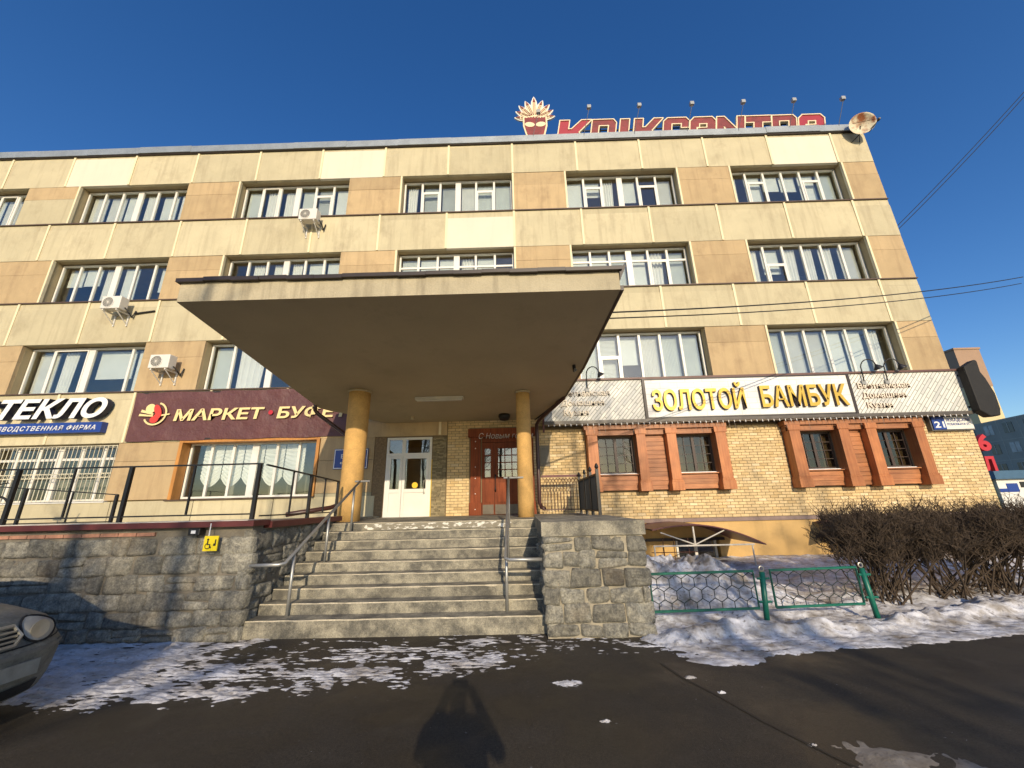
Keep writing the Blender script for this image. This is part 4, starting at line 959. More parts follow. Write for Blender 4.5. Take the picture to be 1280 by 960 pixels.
def rubble(org, U, N, length, courses, parent, wmin, wmax, gap, depth=.03, seed=0, mat=None, clip=None, z0=0., rough=.022):
    z = z0; k = 0
    for h in courses:
        u = 0. if k % 2 else -random.uniform(.05, .2)
        while u < length - .02:
            wdt = random.uniform(wmin, wmax); a, b = max(u, 0), min(u + wdt, length)
            if length - b < .12: b = length
            if b - a > .06:
                lo, hi = z + gap / 2, z + h - gap / 2
                if not clip or clip((a + b) / 2, lo):
                    if random.random() < .2 and b - a > .3: 
                        md = (lo + hi) / 2; stone_block(org, U, N, a + gap / 2, b - gap / 2, lo, md - gap / 2, depth, mat or stone_m, parent, seed + k); stone_block(org, U, N, a + gap / 2, b - gap / 2, md + gap / 2, hi, depth, mat or stone_m, parent, seed + k)
                    else: stone_block(org, U, N, a + gap / 2, b - gap / 2, lo, hi, depth, mat or stone_m, parent, seed + k + u, rough)
            u = b if b == length else u + wdt
        z += h; k += 1
Wl = thing('stone_terrace_wall', (-6.5, 5.7, 0), 'long grey rubble stone terrace wall left of the steps with maroon coping', 'wall')
part('wall_core', mortar_d, Wl, (-16, -3.70, 5.72, 5.955, -.02, 1.40), (-3.92, -3.70, 5.955, 8.3, -.02, 1.36))
rubble(Vector((-8.6, 5.72, 0)), Vector((1, 0, 0)), Vector((0, -1, 0)), 4.96, [.17, .20, .22, .21, .24, .24], Wl, .22, .55, .007, .022, 3)
rubble(Vector((-3.70, 5.70, 0)), Vector((0, 1, 0)), Vector((1, 0, 0)), 2.6, [.21, .22, .20, .23, .22, .26], Wl, .25, .55, .006, .015, 9, clip=lambda u, z: z + .26 > .21 + .139 * ((u - .1) / .276), rough=.04)
part('brick_course', mk('pink_brick', (.40, .20, .13), .85, .3, 18), Wl, *[(-8.6 + k * .255, -8.6 + k * .255 + .245, 5.69, 5.72, 1.30, 1.345) for k in range(14)])
part('coping', maroon, Wl, (-16, -3.63, 5.61, 5.99, 1.402, 1.475), (-3.95, -3.60, 5.992, 8.35, 1.362, 1.45)); part('coping_top', mk('coping_snow', (.62, .58, .5), .8, .3, 5), Wl, (-16, -3.75, 5.66, 5.98, 1.476, 1.484))
Wr = thing('stone_pier', (.96, 5.56, 0), 'stepped grey stone pier with pale mortar joints right of the steps', 'wall')
part('wall_core', mortar_m, Wr, (.32, 1.62, 5.588, 8.0, -.02, 1.19)); 
m = MB(); m.grid(30, 3, lambda u, v: (.285 + u * 1.375, 5.555 + .012 * fbm(u * 9, v * 3, 3), 1.191 + v * .18 + .008 * fbm(u * 5, v, 8))); m.box(.29, 1.655, 5.575, 8.02, 1.191, 1.368); m.build('concrete_cap', concrete, Wr)
rubble(Vector((.29, 5.585, 0)), Vector((1, 0, 0)), Vector((0, -1, 0)), 1.37, [.16, .22, .19, .22, .21, .19], Wr, .20, .44, .009, .016, 21)
rubble(Vector((.34, 5.58, 0)), Vector((0, 1, 0)), Vector((-1, 0, 0)), 2.4, [.2, .2, .2, .2, .2, .19], Wr, .25, .5, .016, .02, 31, rough=.05)
rubble(Vector((1.60, 5.58, 0)), Vector((0, 1, 0)), Vector((1, 0, 0)), 2.4, [.2, .2, .2, .2, .2, .19], Wr, .25, .5, .016, .02, 41)
struct(part('landing_fill', concrete, None, (.34, 1.64, 8.03, FY - .02, 0, L - .02)))

# ------------------------------------------------------------------ handrails
def handrail(x, wall_x, post_ys, lab, top_dx):
    t = thing('handrail', (x, 6, 0), lab, 'handrail', 'tubular handrails of the steps')
    sl = (L - .21) / (8 * .276)
    def rz(y): return .21 + sl * (y - 5.79) + .72
    ya, yb = 5.74, 8.15
    MB().tube([(wall_x, ya - .02, rz(ya) - .012), (x + (.05 if wall_x > x else -.05), ya - .01, rz(ya) - .01), (x, ya + .03, rz(ya)), (x, yb, rz(yb))], .024, 10).build('rail', steel, t, smooth=True)
    MB().tube([(x - .1, yb, rz(yb) + .0), (x + top_dx, yb + .0, rz(yb) + .0)], .02, 8).build('end_bar', steel, t)
    for y in post_ys:
        k = int((y - 5.79) / .276) + 1; MB().tube([(x, y, zk(min(k, 9)) - .01), (x, y, rz(y) - .015)], .021, 10).build('post', steel, t, smooth=True)
handrail(-3.22, -3.68, (6.0, 6.95, 7.9), 'tubular steel handrail beside the left stone wall', .2); handrail(-.20, .30, (6.02, 6.95, 7.9), 'tubular steel handrail beside the right stone pier', .3)

# ------------------------------------------------------------------ black terrace railing (front, side) and ramp railing
def railing(name, pts, zr, lab, posts, thin, zb=1.49, low=True, base=1.48, pw=.05):
    t = thing(name, (pts[0][0], pts[0][1], base), lab, 'railing')
    a, b = Vector(pts[0]), Vector(pts[1]); d = (b - a); ln = d.length; d.normalize(); n = Vector((-d.y, d.x))
    def bar(u0, u1, z0, z1, hw, nm, z0b=None, z1b=None):
        p = [a + d * u0 - n * hw, a + d * u1 - n * hw, a + d * u1 + n * hw, a + d * u0 + n * hw]
        zz0 = [z0, z0b if z0b is not None else z0] ; zz1 = [z1, z1b if z1b is not None else z1]
        lo = [zz0[0], zz0[1], zz0[1], zz0[0]]; hi = [zz1[0], zz1[1], zz1[1], zz1[0]]
        MB().prismz([tuple(q) for q in p], lo, hi).build(nm, dark, t)
    za, zb2 = zr
    bar(0, ln, za - .02, za, .02, 'top_rail', zb2 - .02, zb2)
    if low: bar(0, ln, zb + .06, zb + .08, .012, 'bottom_rail')
    for u in posts: bar(u - pw / 2, u + pw / 2, base, za + (zb2 - za) * u / ln - .021, pw / 2 * .9, 'post')
    for u in thin: bar(u - .012, u + .012, zb + .081 if low else base, za + (zb2 - za) * u / ln - .021, .011, 'baluster')
railing('terrace_railing', [(-10.7, 5.86), (-3.80, 5.86)], (2.28, 2.28), 'black steel terrace railing along the front stone wall', [.03, 1.55, 3.25, 4.95, 6.87], [.8, 2.4, 4.1, 5.9])
railing('side_railing', [(-3.78, 5.95), (-3.78, 8.45)], (2.27, 2.15), 'short black steel railing running back beside the steps to the column', [1.35, 2.47], [.75, 1.9], base=1.45, zb=1.46)
railing('ramp_railing', [(-13.15, 8.2), (-8.2, 8.2)], (2.40, 1.98), 'low black sloping ramp railing behind the terrace railing', [.5, 1.8, 3.0, 4.93], [1.2, 2.4, 4.0], base=1.36, zb=1.38)
# bicycle leaning on the terrace (only a wheel shows)
t = thing('bicycle', (-10.6, 9.2, 1.36), 'bicycle parked on the terrace behind the railing at the far left edge', 'bicycle')
def wheel(cx): 
    m = MB(); m.tube([(cx + .33 * math.cos(a), 9.2, 1.70 + .33 * math.sin(a)) for a in [2 * math.pi * k / 28 for k in range(29)]], .025, 6); m.build('tyre', rubber, t, smooth=True)
    m = MB()
    for k in range(8): a = math.pi * k / 8; m.tube([(cx - .3 * math.cos(a), 9.2, 1.70 - .3 * math.sin(a)), (cx + .3 * math.cos(a), 9.2, 1.70 + .3 * math.sin(a))], .003, 3)
    m.build('spokes', chrome, t)
wheel(-12.0); wheel(-13.05)
MB().tube([(-12.00, 9.2, 1.7), (-12.20, 9.2, 2.25), (-12.70, 9.2, 2.15), (-13.05, 9.2, 1.7), (-12.60, 9.2, 1.65), (-12.25, 9.2, 2.1)], .02, 6).tube([(-12.60, 9.2, 1.65), (-12.75, 9.2, 2.3)], .018, 6).build('frame', mk('bike_green', (.05, .2, .06), .4), t); part('saddle', rubber, t, (-12.87, -12.63, 9.14, 9.26, 2.3, 2.35)); MB().tube([(-12.20, 8.95, 2.36), (-12.22, 9.2, 2.28), (-12.20, 9.45, 2.36)], .014, 6).build('handlebar', dark, t)
# accessibility sign + call box
t = thing('wheelchair_call_sign', (-4.17, 5.6, 1.1), 'square yellow wheelchair call sign hanging on the stone wall corner', 'sign')
wy = 5.60; x0, x1, z0, z1 = -4.26, -4.07, 1.10, 1.29
part('plate', mk('sign_yellow', (.80, .62, .01), .5, .04), t, (x0, x1, wy, wy + .015, z0, z1)); part('hanger', white_l, t, (-4.215, -4.205, wy + .002, wy + .012, z1, 1.45))
m = MB(); disc(m, -4.205, 1.245, .014, wy, .004, 12)
m.prism([(-4.213, 1.19), (-4.197, 1.19), (-4.197, 1.23), (-4.213, 1.23)], wy - .0045, wy); m.prism([(-4.213, 1.176), (-4.165, 1.176), (-4.165, 1.189), (-4.213, 1.189)], wy - .004, wy); m.prism([(-4.176, 1.135), (-4.150, 1.135), (-4.150, 1.145), (-4.165, 1.1755), (-4.176, 1.1755)], wy - .0042, wy)
q = [(-4.200 + .034 * math.cos(a), 1.163 + .034 * math.sin(a)) for a in [R(110 + 22 * k) for k in range(11)]]; m.tube([(p[0], wy - .003, p[1]) for p in q], .005, 4)
m.prism([(-4.125, 1.165), (-4.092, 1.165), (-4.092, 1.245), (-4.108, 1.245), (-4.108, 1.195), (-4.125, 1.195)], wy - .004, wy); m.build('pictogram', dark, t)
t = thing('call_box', (-4.42, 5.6, 1.3), 'small black call button box on the stone wall beside the yellow sign', 'call box'); m = MB(); m.box(-4.50, -4.34, 5.59, 5.68, 1.30, 1.39); m.build('box', dark, t, bevel=.008); part('button', white_l, t, (-4.45, -4.39, 5.582, 5.589, 1.325, 1.365))

# ------------------------------------------------------------------ wrought-iron fence on the landing
t = thing('wrought_iron_fence', (1.1, 10.2, L), 'brown and black wrought-iron fence at the right end of the landing', 'railing')
yy = 10.9; xa, xb = .62, 1.70
brown = mk('iron_brown', (.09, .04, .028), .5, .2, 8)
MB().box(xa, xb, yy - .03, yy + .03, 2.27, 2.33).build('top_rail', maroon, t); part('bottom_rail', brown, t, (xa, xb, yy - .012, yy + .012, 1.42, 1.445))
for k in range(12):
    x = xa + .05 + k * .088; MB().tube([(x, yy, 1.40), (x, yy, 2.06)], .009, 5).build('baluster', brown, t)
for k in range(11):
    x = xa + .05 + k * .088; MB().tube([(x, yy + .004, 2.06), (x + .012, yy, 2.13), (x + .055, yy, 2.2), (x + .10, yy, 2.25)], .007, 4).tube([(x + .088, yy - .004, 2.06), (x + .076, yy, 2.13), (x + .033, yy, 2.2), (x - .01, yy, 2.25)], .007, 4).build('ornament', brown, t)
xx = 1.62
for y in (8.3, 9.1, 9.9, 10.8): m = MB(); m.box(xx - .03, xx + .03, y - .03, y + .03, L - .02, 2.26); m.lathe([(.02, 0), (.045, .04), (.03, .09), (0, .13)], (xx, y, 2.26), (0, 0, 1), 10); m.build('post', dark, t)
part('side_rail', dark, t, (xx - .02, xx + .02, 8.33, 10.77, 2.14, 2.18), (xx - .02, xx + .02, 8.33, 10.77, 1.42, 1.45))
for k in range(26): y = 8.4 + k * .093; MB().tube([(xx, y, 1.44), (xx, y, 2.15)], .010, 5).build('baluster', dark, t)

# ------------------------------------------------------------------ green fence with honeycomb mesh
GF = thing('green_fence', (3.2, 5.88, 0), 'low green steel fence with honeycomb mesh standing in the snow', 'fence')
def fence_panel(xa, xb, ya, yb, lab):
    t = GF
    a, b = Vector((xa, ya)), Vector((xb, yb)); ln = (b - a).length; d = (b - a) / ln
    P = lambda u, z: (a.x + d.x * u, a.y + d.y * u, z)
    z0, z1 = .22, .67; MB().tube([P(0, z0), P(0, z1), P(ln, z1), P(ln, z0), P(0, z0)], .018, 6).build('panel_frame', greenp, t)
    mm = MB(); s = .098; h = s * math.sqrt(3) / 2; r = 0; z = z0 + .02
    cols = int(ln / (2 * h)) + 2; segs = set()
    def add(p, q):
        if p[0] > q[0] or (p[0] == q[0] and p[1] > q[1]): p, q = q, p
        segs.add((round(p[0], 4), round(p[1], 4), round(q[0], 4), round(q[1], 4)))
    for rr_ in range(-1, 5):
        for c in range(-1, cols):
            cx = c * 2 * h + (h if rr_ % 2 else 0); cz = z0 + .10 + rr_ * s * 1.5 - .06
            v = [(cx + s * math.sin(k * math.pi / 3), cz + s * math.cos(k * math.pi / 3)) for k in range(6)]
            for k in range(6): add(v[k], v[(k + 1) % 6])
    def clip(p0, p1):
        (x0, y0), (x1, y1) = p0, p1; t0, t1 = 0., 1.
        for pv, qv in ((-(x1 - x0), x0 - 0), (x1 - x0, ln - x0), (-(y1 - y0), y0 - z0), (y1 - y0, z1 - y0)):
            if abs(pv) < 1e-9:
                if qv < 0: return None
            else:
                r_ = qv / pv
                if pv < 0: t0 = max(t0, r_)
                else: t1 = min(t1, r_)
        if t1 - t0 < .02: return None
        return (x0 + t0 * (x1 - x0), y0 + t0 * (y1 - y0)), (x0 + t1 * (x1 - x0), y0 + t1 * (y1 - y0))
    for sg in segs:
        cs = clip(sg[:2], sg[2:])
        if cs: mm.tube([P(*cs[0]), P(*cs[1])], .0055, 4, caps=False)
    mm.build('honeycomb_mesh', mk('mesh_dark', (.02, .03, .025), .6), t); return t
fence_panel(1.72, 3.14, 5.80, 5.88, 'green framed honeycomb fence panel between the stone pier and the first post'); fence_panel(3.38, 4.62, 5.90, 6.0, 'green framed honeycomb fence panel between two green posts beside the hedge')
def fpost(x, y, lab, lean):
    t = MB().tube([(x, y, -.05), (x + lean, y, .66)], .034, 10).build('post', greenp, GF, smooth=True)
    s = lean / .7; MB().tube([(x + .58 * s - .07, y, .58), (x + .58 * s + .09, y, .58)], .016, 6).tube([(x + .30 * s - .07, y, .30), (x + .30 * s + .09, y, .30)], .016, 6).build('bracket', greenp, t); MB().tube([(x + lean + .03 * math.cos(a), y, .70 + .03 * math.sin(a)) for a in [2 * math.pi * k / 12 for k in range(13)]], .007, 5).build('ring', chrome, t)
fpost(3.19, 5.86, 'green fence post standing in the snow between the two honeycomb panels', .06); fpost(4.74, 5.98, 'leaning green fence post at the foot of the hedge', -.06)

# ------------------------------------------------------------------ basement light-well roofs
def lightwell(x0, lab):
    t = thing('basement_awning', (x0 + 1.3, 10.5, 0), lab, 'awning', 'basement awnings')
    x1 = x0 + 2.6; ya, yb = 9.9, FY - .08
    arc = lambda u: 1.05 - .46 * (abs(u - .38) / .62) ** 1.8 if u > .38 else 1.05 - .10 * ((.38 - u) / .38) ** 2
    m = MB(); m.grid(22, 2, lambda u, v: (x0 + u * (x1 - x0), ya + v * (yb - ya), arc(u))); m.grid(22, 2, lambda u, v: (x0 + u * (x1 - x0), yb + v * (ya - yb), arc(u) - .025))
    m.grid(22, 2, lambda u, v: (x0 + u * (x1 - x0), ya, arc(u) - .025 + v * .025)); m.build('roof_sheet', mk('awning_maroon', (.10, .018, .03), .45, .1), t, smooth=False)
    fr = mk('awning_frame', (.55, .52, .45), .5); y = ya + .05
    MB().tube([(x0, y, .58), (x1 - .25, y, .58)], .02, 6).tube([(x0 + .98, y, .58), (x0 + .98, y, 1.0)], .022, 6).tube([(x0 + .98, y, .60), (x0 + .2, y, .88)], .015, 6).tube([(x0 + .98, y, .60), (x0 + 1.7, y, .90)], .015, 6).build('truss', fr, t)
    for xx in (x0 + .02, x1 - .3): MB().tube([(xx, y, -.0), (xx, y, .58)], .018, 6).build('post', fr, t)
    m = MB()
    for xx in (x0 + .3, x0 + .55, x0 + .9): m.tube([(xx, y + .2, 0), (xx, y + .2, .75)], .009, 4)
    for z in (.18, .42): m.tube([(x0, y + .2, z), (x0 + 1.1, y + .2, z)], .009, 4)
    m.build('side_grille', brown, t); part('rear_beam', flash_m, t, (x0, x1 - .2, yb - .05, yb, .55, .62))
lightwell(3.12, 'arched maroon basement awning on a white frame beside the stone pier'); lightwell(8.0, 'arched maroon basement awning half hidden behind the hedge')

# ------------------------------------------------------------------ bare hedge bushes
def bush(cx, cy, seed, lab, wx=.82, wy=.45, top=1.52):
    rs = random.Random(seed); t = thing('hedge_bush', (cx, cy, 0), lab, 'bush', 'bare clipped hedge bushes')
    st = MB(); tw = MB()
    def seg(m, p, q, r0, r1, n=3, bend=.05):
        mid = (p + q) / 2 + Vector((rs.uniform(-1, 1), rs.uniform(-1, 1), rs.uniform(-.5, .5))) * bend; m.tube([p, mid, q], [r0, (r0 + r1) / 2, r1], n, caps=False)
    for i in range(36):
        b = Vector((cx + rs.gauss(0, .24), cy + rs.gauss(0, .10), .05))
        e = Vector((cx + rs.uniform(-1, 1) * wx, cy + rs.uniform(-1, 1) * wy, rs.uniform(.72, 1.12)))
        r = rs.uniform(.008, .016); seg(st, b, e, r, r * .6, 5, .08)
        for j in range(7):
            s = b.lerp(e, rs.uniform(.66, 1)); f = s + Vector((rs.gauss(0, .16), rs.gauss(0, .12), rs.uniform(.12, .42)))
            if f.z > top: f.z = top - rs.uniform(0, .05)
            seg(st, s, f, r * .5, r * .3, 3, .03)
            for k in range(9):
                s2 = s.lerp(f, rs.uniform(.3, 1)); g2 = s2 + Vector((rs.gauss(0, .11), rs.gauss(0, .09), rs.uniform(.02, .24)))
                lim = top + rs.gauss(.0, .022)
                if g2.z > lim: g2.z = lim
                seg(tw, s2, g2, .0042, .0026, 3, .02)
                for q in range(3):
                    s3 = s2.lerp(g2, rs.uniform(.25, .9)); h2 = s3 + Vector((rs.gauss(0, .055), rs.gauss(0, .05), rs.uniform(.0, .11)))
                    if h2.z > lim + .03: h2.z = lim + .03
                    tw.tube([s3, h2], [.0032, .0018], 3, caps=False)
    st.build('stem', bark, t, smooth=True); tg = tw.build('twigs', bark, t); tag(tg, kind='stuff')
for k, (x, y, lab) in enumerate(((5.42, 6.55, 'bare clipped hedge bush nearest the green fence'), (6.45, 6.62, 'second bare clipped hedge bush from the green fence'), (7.40, 6.75, 'third bare clipped hedge bush from the green fence'), (8.45, 6.85, 'bare clipped hedge bush at the right edge of the picture'), (9.5, 6.95, 'bare clipped hedge bush continuing out past the right edge'), (6.0, 7.25, 'rear bare hedge bush behind the first two'), (7.9, 7.4, 'rear bare hedge bush behind the rightmost ones'))):
    bush(x, y, 50 + k, lab, top=1.66 + .004 * k)

# ------------------------------------------------------------------ parked car (front corner in view)
t = thing('parked_car', (-6.2, 3.28, 0), 'dirty grey saloon car parked along the stone wall at the left edge', 'car')
CX, CY, HW = -4.10, 3.26, .88
def P3(lx, ly, z): return (CX - lx, CY + ly, z)
def front(ly): return .26 * (abs(ly) / HW) ** 4
m = MB()
prof = [(.16, .17), (.07, .19), (.03, .26), (.0, .36), (-.02, .46), (-.02, .53), (.03, .575), (.05, .60), (.10, .70), (.17, .765), (.26, .80), (.5, .86), (.85, .93), (1.15, .975)]
nu = 29
def hood(u, v):
    ly = (u * 2 - 1) * HW; k = v * (len(prof) - 1); i = min(int(k), len(prof) - 2); f = k - i
    lx = prof[i][0] + (prof[i + 1][0] - prof[i][0]) * f; z = prof[i][1] + (prof[i + 1][1] - prof[i][1]) * f
    e = abs(ly) / HW; z2 = z - (.10 * max(0, z - .6) / .3) * max(0, (e - .55) / .45) ** 2
    return P3(lx + front(ly) * (1 if lx < .9 else max(0, (1.15 - lx) / .25)), ly * (1 - .06 * max(0, z - .7)), z2)
m.grid(nu, 40, hood)
side = [(.34, .20), (.34, .60), (.60, .72), (1.15, .885), (1.3, .93), (3.6, .97), (4.35, .96), (4.5, .75), (4.52, .28)]
def arch(c): return [(c + .34 * math.cos(a), .30 + .34 * math.sin(a)) for a in [R(180 - 18 * k) for k in range(11)]]
low = [(4.3, .22)] + [(x, z) for x, z in arch(3.55)[::-1]] + [(x, z) for x, z in arch(.95)[::-1]] + [(.5, .2)]
for sgn in (-1, 1):
    poly = side + low; vs = [P3(x, sgn * HW * .985, z) for x, z in poly]; m.add(vs, [tuple(range(len(vs)))])
m.add([P3(1.15, -.84, .975), P3(1.15, .84, .975), P3(1.3, .86, .93), P3(1.3, -.86, .93)], [(0, 1, 2, 3)])
m.add([P3(4.5, -.86, .75), P3(4.5, .86, .75), P3(4.52, .86, .28), P3(4.52, -.86, .28), P3(3.75, -.86, .99), P3(3.75, .86, .99), P3(4.35, -.86, .96), P3(4.35, .86, .96)], [(0, 1, 2, 3), (4, 5, 7, 6), (6, 7, 1, 0)])
body = m.build('body', car_m, t, smooth=True)
body.data.polygons.foreach_set('use_smooth', [k < 28 * 39 for k in range(len(body.data.polygons))])
m = MB(); rb = [(1.12, .95, .84), (1.85, 1.38, .62), (2.3, 1.43, .60), (3.0, 1.41, .60), (3.75, .98, .82)]
for (a, b) in zip(rb, rb[1:]): m.add([P3(a[0], -a[2], a[1]), P3(a[0], a[2], a[1]), P3(b[0], b[2], b[1]), P3(b[0], -b[2], b[1])], [(0, 1, 2, 3)])
m.build('cabin', [car_m], t); m = MB()
for s in (-1, 1): m.add([P3(x, s * w_, z) for x, z, w_ in rb], [(0, 1, 2, 3, 4)])
m.add([P3(1.2, -.76, 1.0 + .012), P3(1.2, .76, 1.012), P3(1.8, .58, 1.365), P3(1.8, -.58, 1.365)], [(0, 1, 2, 3)]); m.build('car_window', mk('car_glass', (.02, .022, .022), .1), t)
for cx_ in (.95, 3.55):
    for s in (-1, 1): w_ = MB().lathe([(.2, 0), (.30, .0), (.315, .04), (.315, .16), (.30, .2), (.2, .2)], P3(cx_, s * .66 - .10 + s * .09, .315), (0, 1, 0), 24).build('wheel', rubber, t); MB().lathe([(.0, 0), (.2, .01), (.2, .205), (.0, .21)], P3(cx_, s * .66 - .10 + s * .09, .315), (0, 1, 0), 18).build('rim', chrome, w_)
part('underbody', rubber, t, (CX - 4.3, CX - .5, CY - .6, CY + .6, .16, .5))
def surf(ly, z):       # x position of the front skin at (ly, z)
    pr = [(zz, lx) for lx, zz in prof]; return interp(pr, z) + front(ly)
for s in (-1, 1):
    m = MB()
    def lamp(u, v, s=s):
        a, r = u * 2 * math.pi, v; ly = s * (.60 + .185 * r * math.cos(a)); z = .672 + (.094 - .030 * math.cos(a)) * r * math.sin(a) - .018 * r * math.cos(a) * r
        return P3(surf(ly, z) - .022 * math.sqrt(max(0, 1 - r * r)) - .004, ly, z)
    m.grid(33, 9, lamp); hl = m.build('headlight', lamp_m, t, smooth=True); MB().tube([Vector(lamp(k / 32, 1.0)) + Vector((.006, 0, 0)) for k in range(33)], .009, 5).build('lamp_gap', rubber, hl)
    m = MB(); m.lathe([(0, 0), (.065, .005), (.07, .02), (0, .012)], Vector(lamp(.5, .35)) + Vector((.004, 0, 0)), (1, 0, .1), 18); m.build('lamp_lens', chrome, hl)
# grille, plate, bumper groove, intake
m = MB()
gp = [(-.34, .60), (.34, .60), (.40, .66), (.37, .735), (-.37, .735), (-.40, .66)]
m.add([P3(surf(a, b) - .012, a, b) for a, b in gp], [tuple(range(6))[::-1]]); gr = m.build('grille', rubber, t)
ring = [P3(surf(a, b) - .018, a, b) for a, b in gp]; MB().tube(ring + [ring[0]], .017, 6).build('grille_surround', chrome, t)
for z in (.635, .668, .70): MB().tube([P3(surf(ly, z) - .018, ly, z) for ly in [-.37 + .74 * k / 10 for k in range(11)]], .009, 6).build('grille_bar', chrome, gr)
m = MB(); m.grid(20, 3, lambda u, v: P3(surf((u * 2 - 1) * .62, .2 + .09 * v) - .012, (u * 2 - 1) * .62, .205 + .085 * v)); m.build('lower_intake', rubber, t)
m = MB(); m.grid(24, 2, lambda u, v: P3(surf((u * 2 - 1) * .86, .52) - .014, (u * 2 - 1) * .86, .515 + .03 * v)); m.build('bumper_strip', mk('bumper_strip', (.20, .19, .16), .6, .2, 9), t)
m = MB(); m.box(CX + .026, CX + .04, CY - .02, CY + .50, .36, .47); pl = m.build('number_plate', mk('dirty_plate', (.27, .26, .22), .7, .2, 12), t); pl.rotation_euler = (0, 0, 0)
m = MB(); m.tube([P3(surf(ly, .575) - .004, ly, .577) for ly in [-.86 + 1.72 * k / 20 for k in range(21)]], .006, 4); m.build('bonnet_gap', rubber, t)

# ------------------------------------------------------------------ overhead cables
def cable(p, q, sag, r, lab):
    p, q = Vector(p), Vector(q); pts = [p.lerp(q, k / 16) - Vector((0, 0, sag * 4 * (k / 16) * (1 - k / 16))) for k in range(17)]
    return tag(MB().tube(pts, r, 5).build('overhead_cable', wire_m), lab, 'cable', 'overhead cables')
cable((1.62, 6.0, 4.66), (16.9, 11.7, 8.42), .18, .014, 'upper black cable running from the canopy edge across the right windows'); cable((1.6, 6.1, 4.60), (16.9, 11.8, 8.24), .20, .012, 'lower black cable running from the canopy edge across the right windows')
cable((XR + .02, FY + .6, 10.35), (20.2, 9.6, 17.3), .15, .012, 'upper thin cable rising from the building corner into the sky'); cable((XR + .02, FY + .7, 10.2), (20.2, 9.7, 17.15), .18, .012, 'lower thin cable rising from the building corner into the sky')

# ------------------------------------------------------------------ far buildings on the right
t = thing('tower_block', (121, 104, 0), 'tall brown and cream tower block behind the building corner', 'building')
tb = mk('tower_brown', (.36, .24, .16), .9, .08, .3); tcm = mk('tower_cream', (.66, .54, .30), .9, .06, .3)
part('wall', tcm, t, (117.6, 124.1, 100, 118, 0, 28.0)); part('upper_wall', tb, t, (117.5, 124.2, 99.9, 118.1, 28.01, 38.3)); part('band', tb, t, (117.55, 124.15, 99.95, 118.05, 17.6, 17.9)); part('parapet', tb, t, (117.3, 124.4, 99.7, 118.3, 38.31, 38.8))
t = thing('panel_block', (70, 60, 0), 'dark grey panel apartment block at the right edge behind the kiosk', 'building')
gm = mk('panel_grey', (.36, .33, .27), .9, .12, .4); a = Vector((71.5, 64, 0)); d = Vector((-1.5, -7, 0)).normalized(); nrm = Vector((d.y, -d.x, 0)); nrm = nrm if nrm.x < 0 else -nrm
def blk(name, mat, u0, u1, z0, z1, o0, o1, par):
    p = [a + d * u0 + nrm * o1, a + d * u1 + nrm * o1, a + d * u1 + nrm * o0, a + d * u0 + nrm * o0]; pts = [(v.x, v.y) for v in p]
    ar = sum(pts[i][0] * pts[(i + 1) % 4][1] - pts[(i + 1) % 4][0] * pts[i][1] for i in range(4))
    return MB().prismz(pts if ar > 0 else pts[::-1], z0, z1).build(name, mat, par)
blk('wall', gm, 0, 34, 0, 11.7, -12, 0, t); jm = mk('panel_joint', (.46, .43, .36), .9)
wgl = mk('far_window', (.35, .36, .36), .3, .3, 1.5); wdk = mk('far_window_dark', (.03, .032, .034), .25, .3, 1.5)
for fl in range(4):
    for k in range(11):
        w_ = blk('window', wgl if (fl * 7 + k * 3) % 4 == 0 else wdk, 1.1 + k * 3.0, 2.5 + k * 3.0, 1.3 + fl * 2.8, 2.7 + fl * 2.8, .0, .04, t); blk('window_frame', jm, 1.75 + k * 3.0, 1.85 + k * 3.0, 1.3 + fl * 2.8, 2.7 + fl * 2.8, .041, .07, w_)
for fl in range(5): blk('joint', jm, 0, 34, .3 + fl * 2.8, .38 + fl * 2.8, .0, .02, t)
for k in range(12): blk('joint', jm, k * 3.0 + .25, k * 3.0 + .33, .3, 11.6, .0, .021, t)
t = thing('street_kiosk', (37.5, 31, 0), 'low blue and white street kiosk beyond the hedge', 'kiosk')
part('wall', plate_w, t, (34.8, 43, 30, 33.5, 0, 2.5)); part('fascia', mk('kiosk_blue', (.05, .12, .20), .5), t, (34.5, 43.3, 29.7, 33.8, 2.51, 3.1)); part('blue_swoosh', bluebox, t, (34.81, 36.2, 29.97, 29.999, 1.6, 1.85), (35.4, 36.2, 29.965, 29.999, 1.851, 2.2)); part('window', mk('kiosk_glass', (.02, .02, .025), .2), t, (36.4, 36.8, 29.96, 29.999, 1.9, 2.3)); part('side_frame', mk('kiosk_green', (.03, .06, .035), .6), t, (34.2, 34.79, 30.2, 33.3, 0, 2.5))

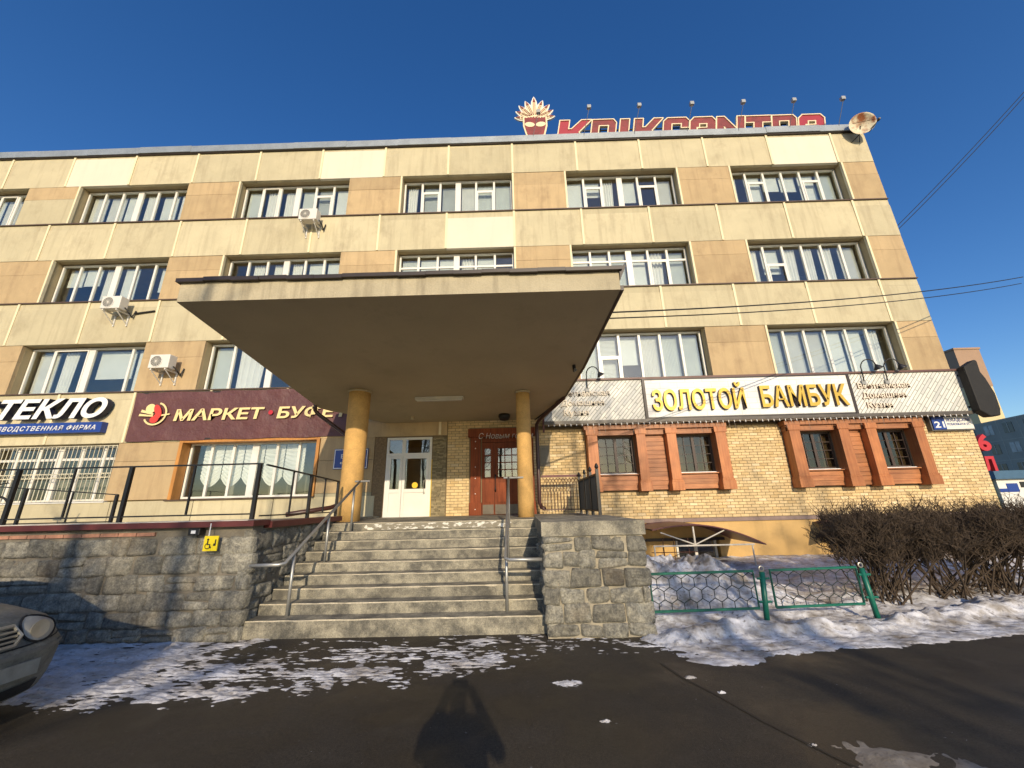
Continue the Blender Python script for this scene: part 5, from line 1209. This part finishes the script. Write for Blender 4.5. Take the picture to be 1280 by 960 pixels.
# ------------------------------------------------------------------ behind the camera: bare trees and the photographer (their shadows fall into view)
def tree(x, y, h, seed, lab):
    rs = random.Random(seed); t = thing('bare_tree', (x, y, 0), lab, 'tree', 'bare trees behind the camera'); tm = MB(); cm = MB()
    pts = [Vector((x + .25 * fbm(k * .4, seed), y + .25 * fbm(k * .4, seed + 9), h * k / 8)) for k in range(9)]; rr = [.17 * (1 - k / 9.5) for k in range(9)]
    tm.tube(pts, rr, 10); tm.build('trunk', bark_t, t, smooth=True)
    def br(p, d, ln, r, lv):
        q = p + d * ln; mid = (p + q) / 2 + Vector((rs.gauss(0, 1), rs.gauss(0, 1), rs.gauss(0, .5))) * ln * .06; cm.tube([p, mid, q], [r, r * .8, r * .5], 4, caps=False)
        if lv:
            for _ in range(4 if lv > 1 else 3):
                d2 = (d + Vector((rs.gauss(0, .55), rs.gauss(0, .55), rs.uniform(-.1, .5)))).normalized(); br(p.lerp(q, rs.uniform(.35, 1)), d2, ln * rs.uniform(.45, .7), r * .5, lv - 1)
    for k in range(22):
        f = rs.uniform(.35, .98); i = min(int(f * 8), 7); p = pts[i].lerp(pts[i + 1], f * 8 - i); an = rs.uniform(0, 6.28)
        br(p, Vector((math.cos(an), math.sin(an), rs.uniform(.5, 1.3))).normalized(), h * rs.uniform(.10, .2) * (1.25 - f * .6), .05 * (1.2 - f), 3)
    cm.build('crown', bark_t, t)
for k, (x, y, h, lab) in enumerate(((-3.5, -12, 11, 'bare tree behind the camera nearest the parked car'), (-1.6, -14.5, 12.5, 'bare tree behind the camera left of the photographer'), (4.8, -10, 13, 'bare tree behind the camera right of the photographer'), (6.3, -13, 13.5, 'bare tree behind the camera opposite the gold-lettered sign'), (12, -16, 12, 'bare tree behind the camera opposite the hedge'), (-9, -15, 12, 'bare tree behind the camera at far left'))):
    tree(x, y, h, 200 + k, lab)
# photographer
def person():
    J = dict(pel=(.08, -.42, .93), spi=(.08, -.42, 1.18), che=(.08, -.40, 1.36), nek=(.08, -.38, 1.50), hed=(.08, -.35, 1.60), hd2=(.08, -.34, 1.68),
             shl=(-.10, -.39, 1.42), ell=(-.20, -.26, 1.24), wrl=(-.06, -.14, 1.50), hal=(-.03, -.11, 1.58), shr=(.26, -.39, 1.42), elr=(.36, -.26, 1.24), wrr=(.20, -.14, 1.50), har=(.16, -.11, 1.58),
             hpl=(-.02, -.42, .90), knl=(-.05, -.40, .50), anl=(-.06, -.42, .09), tol=(-.08, -.27, .04), hpr=(.18, -.42, .90), knr=(.21, -.40, .50), anr=(.22, -.42, .09), tor=(.24, -.27, .04))
    E_ = [('pel', 'spi'), ('spi', 'che'), ('che', 'nek'), ('nek', 'hed'), ('hed', 'hd2'), ('che', 'shl'), ('shl', 'ell'), ('ell', 'wrl'), ('wrl', 'hal'), ('che', 'shr'), ('shr', 'elr'), ('elr', 'wrr'), ('wrr', 'har'), ('pel', 'hpl'), ('hpl', 'knl'), ('knl', 'anl'), ('anl', 'tol'), ('pel', 'hpr'), ('hpr', 'knr'), ('knr', 'anr'), ('anr', 'tor')]
    Rd = dict(pel=.23, spi=.22, che=.24, nek=.06, hed=.095, hd2=.085, shl=.085, ell=.06, wrl=.045, hal=.04, shr=.085, elr=.06, wrr=.045, har=.04, hpl=.15, knl=.13, anl=.08, tol=.045, hpr=.15, knr=.13, anr=.06, tor=.045)
    names = list(J); me = bpy.data.meshes.new('person'); me.from_pydata([J[n] for n in names], [(names.index(a), names.index(b)) for a, b in E_], [])
    o = link(bpy.data.objects.new('person', me)); o.modifiers.new('skin', 'SKIN'); sv = me.skin_vertices[0].data
    for i, n in enumerate(names): sv[i].radius = (Rd[n], Rd[n] * .8); sv[i].use_root = n == 'pel'
    s = o.modifiers.new('sub', 'SUBSURF'); s.levels = s.render_levels = 2; me.materials.append(mk('dark_coat', (.03, .03, .035), .8))
    tag(o, 'person in a dark coat raising a phone, seen only as a shadow on the asphalt', 'person')
person()
t = thing('phone', (.06, -.06, 1.6), 'phone held up by the person whose shadow falls on the asphalt', 'phone'); part('case', dark, t, (-.02, .14, -.075, -.065, 1.53, 1.61))
